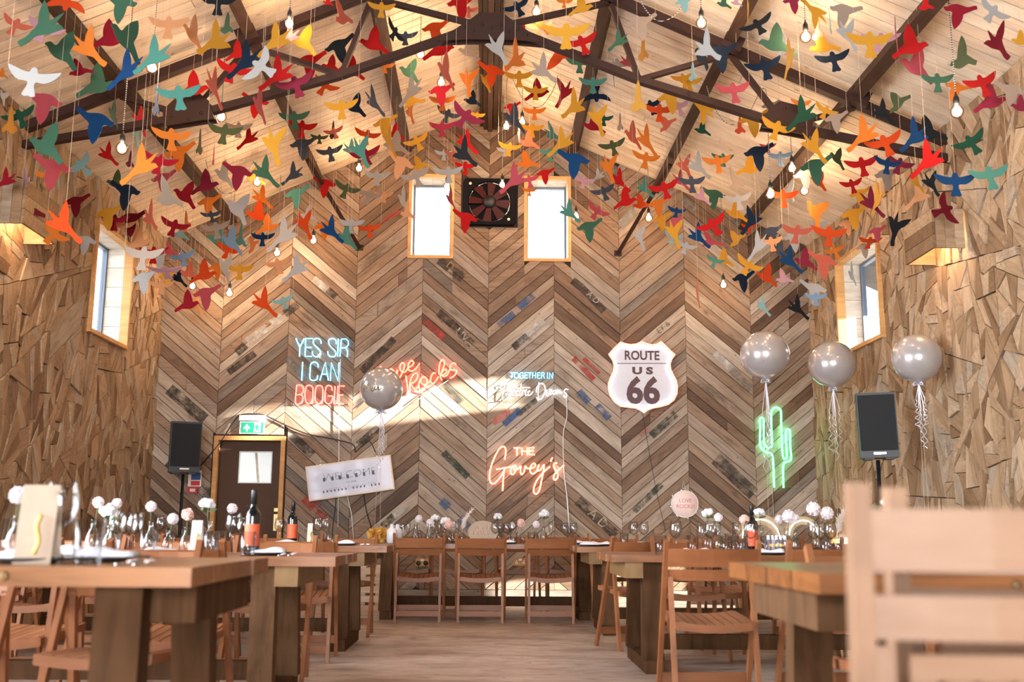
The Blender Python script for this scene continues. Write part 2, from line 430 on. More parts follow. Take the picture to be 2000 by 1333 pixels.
for i, (ar, q, th) in enumerate(planks):
    cx = sum(p[0] for p in q)/len(q); cz = sum(p[1] for p in q)/len(q)
    tk = pr.uniform(0.016, 0.028)
    if i < 300:
        ct, st = math.cos(th), math.sin(th)
        loc = [((p[0]-cx)*ct+(p[1]-cz)*st, -(p[0]-cx)*st+(p[1]-cz)*ct) for p in q]
        o = MB().prism(loc, -tk, lambda a, b, w: (a, w, b)).build('plank', MAT['greyplank' if pr.random() < (0.12 if cz > 3.2 else 0.55) else 'plank'], wall_back,  # weathered planks favoured low down, partly standing in for bounced light
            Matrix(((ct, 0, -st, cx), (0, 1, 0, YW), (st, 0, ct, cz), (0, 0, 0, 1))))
    else:
        rest.prism(q, -tk, lambda a, b, w: (a, YW+w, b))
if rest.v:
    o = rest.build('plank_offcuts', MAT['plank'], wall_back); o['kind'] = 'stuff'
bb = MB().bbox((-2.34, YW-0.035, 0.0), (XW, YW, 0.15)).build('baseboard_back', MAT['plank']); mark(bb, 'low horizontal plank along the foot of the chevron wall', 'baseboard', kind='structure')

# --- worn paint left on some planks
def worn(name, col, amt=0.75):
    t = NT(name); vec, _ = t.coords((1, 1, 1)); f = t.noise(vec, 7, 5, 0.75)
    t.b.inputs['Base Color'].default_value = (*col, 1); t.b.inputs['Roughness'].default_value = 0.8
    r = t.ramp(f, [(0.36, (0, 0, 0)), (0.66, (amt, amt, amt))]); t.l(r, t.b.inputs['Alpha'])
    return t.m
WORN = dict(k=worn('worn dark paint', (0.055, 0.045, 0.038), 0.62), w=worn('worn white paint', (0.62, 0.60, 0.56)), r=worn('worn red paint', (0.48, 0.07, 0.055)), b=worn('worn blue paint', (0.07, 0.13, 0.27)),
            y=worn('worn yellow paint', (0.62, 0.42, 0.14)), v=worn('worn green paint', (0.06, 0.075, 0.055)), g=worn('worn grey paint', (0.30, 0.28, 0.26)), c=worn('worn cream paint', (0.72, 0.62, 0.42)), p=worn('worn pink paint', (0.56, 0.22, 0.18)))
def wall_pt(px, py, off=0.03):
    return atY(px, py, YW-off)
def paint(x0, y0, x1, y1, wpx, col):
    a, b = wall_pt(x0, y0), wall_pt(x1, y1)
    k = wpx*12.2/FPX/2
    m = MB().bar(a, b, 0.0015, 2*k, up=(Vector((0, 1, 0)).cross(b-a)).normalized())
    o = m.build('paint_mark', WORN[col], wall_back)
for e in [(482, 668, 522, 640, 16, 'w'), (530, 634, 552, 618, 18, 'w'), (556, 614, 582, 594, 16, 'k'), (462, 690, 480, 674, 16, 'k'), (446, 728, 498, 690, 14, 'k'),
          (858, 508, 878, 524, 18, 'k'), (872, 520, 904, 544, 18, 'k'), (856, 610, 884, 634, 17, 'k'), (884, 634, 922, 674, 17, 'k'), (828, 624, 866, 660, 14, 'r'),
          (974, 636, 1004, 612, 13, 'b'), (1014, 602, 1042, 576, 14, 'b'), (1002, 680, 1030, 656, 14, 'k'), (1012, 668, 1062, 626, 13, 'w'), (706, 726, 770, 662, 15, 'k'), (612, 545, 640, 566, 14, 'w'), (640, 566, 656, 580, 14, 'k'),
          (1118, 548, 1136, 562, 16, 'k'), (1136, 562, 1180, 608, 15, 'k'), (866, 884, 914, 932, 13, 'v'), (1130, 764, 1150, 786, 14, 'b'), (1166, 792, 1190, 818, 14, 'b'), (962, 826, 996, 804, 13, 'p'), (984, 830, 1016, 800, 12, 'b'),
          (1272, 852, 1320, 808, 15, 'v'), (1120, 700, 1160, 742, 11, 'r'), (1128, 978, 1204, 1046, 20, 'k'), (746, 1030, 770, 1008, 14, 'k'), (768, 1010, 788, 994, 12, 'w'), (862, 978, 876, 992, 16, 'b'), (898, 1012, 924, 1042, 16, 'b'),
          (1238, 1000, 1292, 946, 12, 'v'), (1398, 896, 1472, 966, 26, 'k'), (1396, 690, 1428, 722, 15, 'w'), (1428, 722, 1468, 762, 15, 'g'), (594, 974, 612, 994, 16, 'r'), (618, 1000, 636, 1014, 14, 'r'), (742, 436, 780, 412, 10, 'r'),
          (866, 742, 902, 786, 12, 'v'), (1210, 440, 1240, 410, 20, 'g'), (1330, 385, 1356, 412, 16, 'g'), (476, 480, 520, 440, 12, 'k'), (692, 796, 720, 770, 12, 'k'), (700, 870, 740, 836, 16, 'k'), (1140, 700, 1170, 730, 8, 'r'),
          (1250, 850, 1268, 836, 8, 'p'), (570, 850, 610, 890, 18, 'k'), (330, 760, 400, 820, 22, 'k'), (330, 900, 410, 970, 24, 'k'), (1010, 812, 1050, 780, 10, 'v'), (960, 950, 990, 925, 8, 'p'), (560, 700, 600, 740, 16, 'g')]:
    paint(*e)
def text_object(cu, name, mat):
    tmp = bpy.data.objects.new('tmp_text', cu); me = bpy.data.meshes.new_from_object(tmp); bpy.data.objects.remove(tmp); bpy.data.curves.remove(cu)
    me.name = name; me.materials.clear(); me.materials.append(mat)
    return link(name, me)
def wall_text(txt, px, py, h, ang, mat, off=0.0335, parent=None, name='painted_letters', ext=0.0006, bold=0.0):
    cu = bpy.data.curves.new(name, 'FONT'); cu.body = txt; cu.size = h*1.35; cu.align_x = 'CENTER'; cu.align_y = 'CENTER'; cu.extrude = ext; cu.resolution_u = 3
    cu.offset = bold; o = text_object(cu, name, mat); p = wall_pt(px, py, off)
    o.location = p; o.rotation_euler = (R(90), -ang, 0)
    if parent: o.parent = parent
    return o
wall_text('D', 879, 520, 0.085, R(-40), WORN['y'], parent=wall_back)
wall_text('UV', 902, 655, 0.10, R(-42), WORN['w'], parent=wall_back)
wall_text('A D', 1158, 582, 0.075, R(-42), WORN['w'], parent=wall_back)
wall_text('A D', 1168, 1014, 0.115, R(-42), WORN['c'], parent=wall_back)
wall_text('EY &', 1296, 640, 0.07, R(40), WORN['k'], parent=wall_back)
wall_text('SL', 620, 990, 0.09, R(-42), WORN['r'], parent=wall_back)

# --- side walls: a mosaic of timber offcuts
def split(poly, target, r, depth=0):
    a = parea(poly)
    if a < target*r.uniform(0.7, 1.9) or depth > 14: return [poly]
    n = len(poly); cx = sum(p[0] for p in poly)/n; cz = sum(p[1] for p in poly)/n
    xs = [p[0] for p in poly]; zs = [p[1] for p in poly]; w, h = max(xs)-min(xs), max(zs)-min(zs)
    # elongated, mostly upright pieces: cut across when too tall, else cut lengthwise at a slant
    if h > 2.9*w: ang = r.gauss(0, 0.45)+PI/2
    elif w > 1.4*h: ang = r.gauss(0, 0.30)
    else: ang = r.choice((0, 0, 0, PI/2, 0.7, -0.7))+r.gauss(0, 0.28)
    # ang is the direction of the cut normal measured from the X axis
    na, nb = math.cos(ang), math.sin(ang)
    jx, jz = cx+r.uniform(-0.16, 0.16)*w, cz+r.uniform(-0.16, 0.16)*h
    cc = na*jx+nb*jz
    p1, p2 = clip(poly, na, nb, cc), clip(poly, -na, -nb, -cc)
    if parea(p1) < target*0.12 or parea(p2) < target*0.12: return [poly]
    return split(p1, target, r, depth+1)+split(p2, target, r, depth+1)
def side_wall(name, sgn, holes, seed, label):
    X = sgn*XW; r = random.Random(seed)
    m = MB()
    cells = [[(YR, -0.1), (YW+0.3, -0.1), (YW+0.3, ZE+0.12), (YR, ZE+0.12)]]
    for h in holes:
        nc = []
        for p in cells: nc += minus(p, h)
        cells = nc
    for p in cells: m.prism(p, sgn*0.27, lambda a, b, w: (X+w, a, b))
    wall = m.build(name, MAT['backing']); mark(wall, label, 'wall', kind='structure')
    zones = [[(7.0, 0.0), (YW, 0.0), (YW, ZE), (7.0, ZE)]]
    for h in holes:
        nc = []
        for p in zones: nc += minus(p, (h[0]-0.015, h[1]+0.015, h[2]-0.015, h[3]+0.015))
        zones = nc
    pcs = []
    for zpoly in zones: pcs += split(zpoly, 0.023, r)
    pcs.sort(key=lambda p: -parea(p))
    rest = MB()
    def shrink(p, k=0.0055):
        cx = sum(q[0] for q in p)/len(p); cz = sum(q[1] for q in p)/len(p)
        return [(q[0]-(q[0]-cx)*k/max(0.03, math.hypot(q[0]-cx, q[1]-cz)), q[1]-(q[1]-cz)*k/max(0.03, math.hypot(q[0]-cx, q[1]-cz))) for q in p]
    for i, p in enumerate(pcs):
        p = shrink(p); tk = r.uniform(0.012, 0.038)
        cx = sum(q[0] for q in p)/len(p); cz = sum(q[1] for q in p)/len(p)
        # grain follows the longest edge
        e = max(range(len(p)), key=lambda j: math.hypot(p[j][0]-p[j-1][0], p[j][1]-p[j-1][1]))
        th = math.atan2(p[e][1]-p[e-1][1], p[e][0]-p[e-1][0]) if i < 300 else 0
        ta, tb = r.uniform(-0.035, 0.035), r.uniform(-0.035, 0.035)
        ct, st = math.cos(th), math.sin(th)
        loc = [((q[0]-cx)*ct+(q[1]-cz)*st, -(q[0]-cx)*st+(q[1]-cz)*ct) for q in p]
        if i < 300:
            fn = lambda a, b, w: (a, (w-(a*ta+b*tb if w else 0)), b)
            # local x -> along the grain in (Y,Z); local y -> out of the wall
            mw = Matrix(((0, -sgn, 0, X), (ct, 0, -st, cx), (st, 0, ct, cz), (0, 0, 0, 1)))
            MB().prism(loc, tk, fn).build('offcut', MAT['shard'], wall, mw)
        else:
            rest.prism(p, -sgn*tk, lambda a, b, w: (X+w, a, b))
    far = [[(YR, 0.0), (7.0, 0.0), (7.0, ZE), (YR, ZE)]]
    for h in holes:
        nc = []
        for p in far: nc += minus(p, h)
        far = nc
    for p in [q for f_ in far for q in split(f_, 0.16, r)]:
        rest.prism(shrink(p), -sgn*r.uniform(0.012, 0.05), lambda a, b, w: (X+w, a, b))
    o = rest.build('small_offcuts', MAT['shard'], wall); o['kind'] = 'stuff'
    return wall
HL = (9.98, 11.0, 2.72, 3.80)
HR = (9.90, 11.11, 2.73, 3.75)
HR_ADDED = (10.85, 11.72, 0.06, 0.82)  # added low opening, placed to throw the sun patch on the back wall
HL_ADDED = (1.3, 5.9, -0.1, 3.2)  # added opening out of view, lets the side daylight in
wall_left = side_wall('wall_left', -1, [HL, HL_ADDED], 5, 'long side wall covered in a mosaic of brown timber offcuts, behind the black speaker by the exit door')
wall_right = side_wall('wall_right', 1, [HR, HR_ADDED], 9, 'long side wall covered in a mosaic of sunlit timber offcuts, behind the silver balloons')
# rear wall behind the camera with a wide opening added for daylight
m = MB()
for p in minus([(-XW-0.3, -0.1), (XW+0.3, -0.1), (XW+0.3, ZE), (0, ZA+0.2), (-XW-0.3, ZE)], (-3.2, 2.0, -0.2, 3.7)):
    m.prism(p, -0.25, lambda a, b, w: (a, YR+w, b))
wr = m.build('wall_rear', MAT['shard']); mark(wr, 'end wall with the wide barn doorway opposite the chevron wall', 'wall', kind='structure')

# --- roof: boards up the slope over a deck, eaves carried past the walls
dk = MB()
EO = 1.62  # right eaves lengthened out of view to trim the sun strip
for s in (-1, 1):
    ov = EO if s > 0 else 0.35
    zt = ZE-SL*ov
    dk.add([(0, YR-0.4, ZA+0.03), (0, YW+0.5, ZA+0.03), (s*(XW+ov), YW+0.5, zt+0.03), (s*(XW+ov), YR-0.4, zt+0.03),
            (0, YR-0.4, ZA+0.2), (0, YW+0.5, ZA+0.2), (s*(XW+ov), YW+0.5, zt+0.2), (s*(XW+ov), YR-0.4, zt+0.2)],
           [(0, 1, 2, 3), (4, 7, 6, 5), (2, 6, 7, 3), (0, 4, 5, 1), (1, 5, 6, 2), (0, 3, 7, 4)])
ceiling = dk.build('ceiling', MAT['backing']); mark(ceiling, 'pitched ceiling of pale knotted pine boards', 'ceiling', kind='structure')
fas = MB().bbox((XW+EO-0.02, YR-0.4, ZE-SL*EO-0.17), (XW+EO+0.03, YW+0.5, ZE-SL*EO+0.2)).build('trim_1', MAT['beam']); mark(fas, 'dark fascia board along the eaves outside the right wall', 'trim', kind='structure')
ang = math.atan(SL); ln = XW/math.cos(ang)
y = 4.6; BW = 0.128
boards = []
while y < YW-0.01:
    w = min(BW, YW-y)
    for s in (-1, 1):
        cut = rnd.choice((None, None, rnd.uniform(0.25, 0.75)))
        segs = [(0, 1)] if cut is None or len(boards) > 170 else [(0, cut), (cut, 1)]
        for a, b in segs:
            L = ln*(b-a)-0.004
            me = MB().box((0, 0, 0.012), (L, w-0.012, 0.024)).mesh('ceiling_board', MAT['pine'])
            mid = (a+b)/2; px_, pz_ = s*XW*mid, ZA-SL*XW*mid
            mw = Matrix.Translation((px_, y+w/2, pz_)) @ Matrix.Rotation(s*ang, 4, 'Y')
            boards.append(link('ceiling_board', me, ceiling, mw))
    y += BW

# --- windows
def window(n, plane, hole, sgn, label):
    """plane 'Y' (back wall) or 'X' (side wall)"""
    e = empty('window_%d' % n, label, 'window', kind='structure')
    a0, a1, z0, z1 = hole
    if plane == 'Y':
        P = lambda a, d, z: (a, YW+d, z)
        depth = TH
    else:
        P = lambda a, d, z: (sgn*(XW+d), a, z)
        depth = 0.27
    def bx(name, mat, A0, A1, D0, D1, Z0, Z1):
        p, q = P(A0, D0, Z0), P(A1, D1, Z1)
        lo = [min(x, y) for x, y in zip(p, q)]; hi = [max(x, y) for x, y in zip(p, q)]
        return MB().bbox(lo, hi).build(name, mat, e)
    t_ = 0.026
    # ply edge trim standing a little proud of the cladding
    for nm, A0, A1, Z0, Z1 in (('trim', a0-t_, a0+0.013, z0-t_, z1+t_), ('trim', a1-0.013, a1+t_, z0-t_, z1+t_), ('trim', a0+0.013, a1-0.013, z0-t_, z0+0.013), ('trim', a0+0.013, a1-0.013, z1-0.013, z1+t_)):
        bx(nm, MAT['ply'], A0, A1, -0.062 if plane == 'X' else -0.036, 0.03, Z0, Z1)
    # reveal boards
    r = random.Random(n)
    nb = 5
    for i in range(nb):
        za, zb = z0+(z1-z0)*i/nb, z0+(z1-z0)*(i+1)/nb
        for A0, A1 in ((a0, a0+0.012), (a1-0.012, a1)):
            bx('reveal_board', MAT['reveal'], A0, A1, 0.031, depth-0.06, za+0.002, zb-0.002)
    for i in range(4):
        A0, A1 = a0+0.012+(a1-a0-0.024)*i/4, a0+0.012+(a1-a0-0.024)*(i+1)/4
        bx('reveal_board', MAT['reveal'], A0+0.001, A1-0.001, 0.031, depth-0.06, z1-0.012, z1)
        bx('reveal_board', MAT['reveal'], A0+0.001, A1-0.001, 0.031, depth-0.06, z0, z0+0.012)
    fw = 0.035
    for A0, A1, Z0, Z1 in ((a0, a0+fw, z0, z1), (a1-fw, a1, z0, z1), (a0+fw, a1-fw, z0, z0+fw), (a0+fw, a1-fw, z1-fw, z1)):
        bx('window_frame', MAT['frame'], A0, A1, depth-0.058, depth-0.005, Z0, Z1)
    bx('pane', MAT['pane'], a0+fw, a1-fw, depth-0.034, depth-0.028, z0+fw, z1-fw)
MAT['reveal'] = wood('daylight-paled reveal', [(0.0, (0.70, 0.62, 0.52)), (1.0, (0.80, 0.73, 0.64))], (1.3, 9, 9), 0.75, 0.7, 0.25, 0.2)  # boards paled in colour to carry the daylight in the reveals
MAT['frame'] = plain('grey window frame', (0.16, 0.20, 0.27), 0.5)
window(1, 'Y', WIN_B[0], 1, 'tall narrow gable window, first of the pair beside the red fan')
window(2, 'Y', WIN_B[1], 1, 'tall narrow gable window, second of the pair beside the red fan')
window(3, 'X', HL, -1, 'deep splayed window in the offcut wall above the speaker by the exit door')
window(4, 'X', HR, 1, 'deep sunlit window in the offcut wall above the silver balloons')
window(5, 'X', HR_ADDED, 1, 'low window in the offcut wall behind the far dining table')

# --- door with frame
d = empty('door_1', 'brown fire door with a square glazed panel and ply frame', 'door', kind='structure')
x0, x1, z0, z1 = DOOR
t_ = 0.05
for lo, hi in (((x0-0.0, YW-0.05, 0), (x0+t_, YW+0.02, z1)), ((x1-t_, YW-0.05, 0), (x1, YW+0.02, z1)), ((x0+t_, YW-0.05, z1-t_), (x1-t_, YW+0.02, z1))):
    MB().bbox(lo, hi).build('door_frame', MAT['ply'], d)
for lo, hi in (((x0, YW+0.021, 0), (x0+0.03, YW+0.2, z1)), ((x1-0.03, YW+0.021, 0), (x1, YW+0.2, z1)), ((x0+0.03, YW+0.021, z1-0.03), (x1-0.03, YW+0.2, z1))):
    MB().bbox(lo, hi).build('door_jamb', MAT['plank'], d)
a, b = atY(468, 882, YW+0.14), atY(530, 945, YW+0.14)
gx0, gx1, gz0, gz1 = a.x, b.x, b.z, a.z
leaf = MB()
for p in minus([(x0+0.03, 0.01), (x1-0.03, 0.01), (x1-0.03, z1-0.03), (x0+0.03, z1-0.03)], (gx0, gx1, gz0, gz1)):
    leaf.prism(p, 0.045, lambda a, b, w: (a, YW+0.14+w, b))
lf = leaf.build('door_leaf', MAT['doorbrown'], d)
for lo, hi in (((gx0, gz0), (gx0+0.012, gz1)), ((gx1-0.012, gz0), (gx1, gz1)), ((gx0+0.012, gz0), (gx1-0.012, gz0+0.012)), ((gx0+0.012, gz1-0.012), (gx1-0.012, gz1))):
    MB().bbox((lo[0], YW+0.13, lo[1]), (hi[0], YW+0.2, hi[1])).build('glazing_bead', MAT['white'], lf)
MB().bbox((gx0+0.012, YW+0.155, gz0+0.012), (gx1-0.012, YW+0.16, gz1-0.012)).build('pane', MAT['pane'], lf)
MB().bbox((x1-0.13, YW+0.133, 0.80), (x1-0.075, YW+0.14, 0.99)).build('push_plate', MAT['brass'], lf)
MB().bbox((x1-0.13, YW+0.133, 1.02), (x1-0.075, YW+0.14, 1.06)).build('lock_plate', MAT['brass'], lf)
MB().bbox(((x0+x1)/2-0.04, YW+0.08, z1-0.06-1.03+0.27), ((x0+x1)/2+0.04, YW+0.14, z1-1.03+0.24)).build('door_closer', MAT['black'], lf)
# bright lobby seen through the glazing
lob = empty('lobby', 'bright white lobby with a beam and a bulb behind the door glazing', 'lobby', kind='structure')
MB().bbox((-3.9, YW+1.9, 0), (-1.6, YW+1.95, 2.6)).build('lobby_panel', MAT['render'], lob)
MB().bar((-3.4, YW+1.0, 2.05), (-2.0, YW+1.6, 1.75), 0.06, 0.1).build('lobby_beam', MAT['beam'], lob)
MB().bar((-3.0, YW+1.2, 2.2), (-2.85, YW+1.2, 1.0), 0.03, 0.03).build('lobby_post', MAT['pine'], lob)
MB().bbox((-2.62, YW+1.5, 1.1), (-2.45, YW+1.52, 1.3)).build('lobby_notice', MAT['orangelabel'], lob)

# --- roof truss and purlins
tr = empty('roof_truss', 'brown steel scissor truss spanning the hall under the pine ceiling', 'truss', (0, 8.33, 0), kind='structure')
def mem(name, p, q, w=0.075, dd=0.075, y=0.0):
    return MB().bar((p[0], y, p[1]), (q[0], y, q[1]), dd, w, up=(0, 0, 1)).build(name, MAT['steel'], tr)
TC = lambda x: 5.855-SL*abs(x)
LCH = [(0.30, 5.02), (1.27, 4.63), (2.52, 4.235), (3.9, 3.96)]
for s in (-1, 1):
    mem('top_chord', (0, TC(0)), (s*3.9, TC(3.9)), 0.075, 0.08)
    for (ax, az), (bx_, bz) in zip(LCH, LCH[1:]): mem('bottom_chord', (s*ax, az), (s*bx_, bz), 0.06, 0.07)
    for p, q in (((2.52, 4.235), (3.12, TC(3.12)-0.05)), ((2.52, 4.235), (2.06, TC(2.06)-0.05)), ((2.06, TC(2.06)-0.05), (1.27, 4.63)), ((1.27, 4.63), (1.03, TC(1.03)-0.05)), ((0.08, 5.1), (1.03, TC(1.03)-0.05))):
        mem('web', (s*p[0], p[1]), (s*q[0], q[1]), 0.042, 0.05)
    pl = [(2.30, 4.20), (2.36, 4.36), (2.46, 4.44), (2.62, 4.40), (2.74, 4.27), (2.72, 4.13), (2.4, 4.19)]
    for yy in (-0.052, 0.040):
        MB().prism([(s*a, b) for a, b in pl], 0.012, lambda a, b, w, yy=yy: (a, yy+w, b)).build('gusset_plate', MAT['steel'], tr)
    for bx_, bz in ((2.42, 4.25), (2.5, 4.37), (2.6, 4.34), (2.66, 4.22), (2.52, 4.19)):
        MB().sphere((s*bx_, -0.052, bz), 0.016, 8, 5, (1, 0.6, 1)).build('bolt', MAT['steel'], tr)
for yy in (-0.055, 0.043):
    MB().prism([(-0.46, 4.935), (-0.40, 4.98), (-0.2, 5.12), (-0.1, 5.2), (0.1, 5.2), (0.2, 5.12), (0.40, 4.98), (0.46, 4.935), (0.2, 4.955), (-0.2, 4.955)], 0.012, lambda a, b, w, yy=yy: (a, yy+w, b)).build('gusset_plate', MAT['steel'], tr)
for i in range(9):
    bx_ = -0.3+0.075*i
    MB().sphere((bx_, -0.058, 5.0+0.035*(i % 2)+0.06*(1-abs(bx_)/0.3)), 0.015, 8, 5, (1, 0.6, 1)).build('bolt', MAT['steel'], tr)
def structure_beam(x, label):
    z = ZA-SL*abs(x)
    a = -math.atan(SL)*(1 if x > 0 else -1)*-1
    e = empty('beam', label, 'beam', (x, 0, 0), kind='structure')
    M = Matrix.Rotation(a, 4, 'Y').to_3x3()
    MB().box((0, (4.6+YW)/2, z-0.085), (0.10, YW-4.6, 0.15), M).build('purlin', MAT['beam'], e)
    MB().box((0.0, 8.33-0.1, z-0.15), (0.17, 0.09, 0.13), M).build('cleat', MAT['steel'], e)
    return e
PN = {-3.12: 'lowest roof purlin over the exit door side', -2.06: 'middle roof purlin on the exit door side', -1.03: 'upper roof purlin on the exit door side',
      1.03: 'upper roof purlin on the cactus side', 2.06: 'middle roof purlin on the cactus side', 3.12: 'lowest roof purlin over the cactus side'}
for x, l in PN.items(): structure_beam(x, l)
e = empty('ridge_beam', 'dark laminated ridge beam running to the gable apex', 'beam', (0, 0, 0), kind='structure')
for i, (dx, zz, w) in enumerate(((-0.105, 0.26, 0.04), (-0.055, 0.30, 0.05), (0.0, 0.33, 0.055), (0.06, 0.30, 0.05), (0.11, 0.26, 0.04))):
    MB().bbox((dx-w/2, 4.6, ZA-zz), (dx+w/2, YW, ZA-0.05)).build('ridge_plank', MAT['beam'], e)
for s, lab in ((-1, 'thin dark brace from purlin to chevron wall near the exit sign'), (1, 'thin dark brace from purlin to chevron wall above the road shield')):
    p0 = Vector((s*2.02, 11.05, 4.86)); p1 = wall_pt(1207 if s > 0 else 702, 495 if s > 0 else 484, 0.03)
    br = empty('brace', lab, 'brace', kind='structure')
    MB().bar(p0, p1, 0.045, 0.045).build('brace_bar', MAT['steel'], br)
    MB().box(p1, (0.09, 0.02, 0.07)).build('brace_foot', MAT['steel'], br)
# ---------------------------------------------------------------- felt birds on threads
SHAPES = {
 'P': ([(-.50, .02), (-.43, .10), (-.36, .12), (-.27, .08), (-.20, .10), (-.17, .25), (-.10, .45), (.02, .62), (.10, .50), (.16, .32), (.17, .15), (.16, .04), (.28, -.08), (.42, -.22), (.52, -.30), (.46, -.40), (.34, -.33), (.20, -.24), (.02, -.24), (-.15, -.22), (-.30, -.13), (-.40, -.03), (-.46, -.01)], 1.02, (0, 7, 14, 15)),
 'V': ([(-.50, .00), (-.43, .08), (-.34, .10), (-.28, .09), (-.36, .22), (-.48, .42), (-.34, .32), (-.16, .18), (-.14, .35), (-.06, .60), (0, .70), (.06, .52), (.10, .30), (.10, .08), (.22, -.12), (.36, -.30), (.52, -.42), (.44, -.54), (.30, -.44), (.14, -.26), (-.02, -.20), (-.18, -.16), (-.34, -.08), (-.44, -.03)], 1.2, (0, 5, 10, 16, 17)),
 'T': ([(0, .24), (.06, .20), (.08, .13), (.18, .13), (.32, .17), (.5, .22), (.48, .14), (.38, .02), (.24, -.06), (.09, -.06), (.07, -.16), (.13, -.34), (.06, -.37), (0, -.35), (-.06, -.37), (-.13, -.34), (-.07, -.16), (-.09, -.06), (-.24, -.06), (-.38, .02), (-.48, .14), (-.5, .22), (-.32, .17), (-.18, .13), (-.08, .13), (-.06, .20)], 1.0, (5, 21, 11, 15)),
}
def outline(key):
    pts, ext, sharp = SHAPES[key]; n = len(pts); out = []
    for i in range(n):
        p0, p1, p2, p3 = [Vector((*pts[(i+k) % n], 0)) for k in (-1, 0, 1, 2)]
        out.append((p1.x, p1.y))
        if i in sharp or (i+1) % n in sharp:
            q = (p1+p2)/2+(p1-p0+p2-p3)*0.03
        else:
            q = (-p0+9*p1+9*p2-p3)/16
        out.append((q.x, q.y))
    return [(a/ext, b/ext) for a, b in out]
OUT = {k: outline(k) for k in SHAPES}
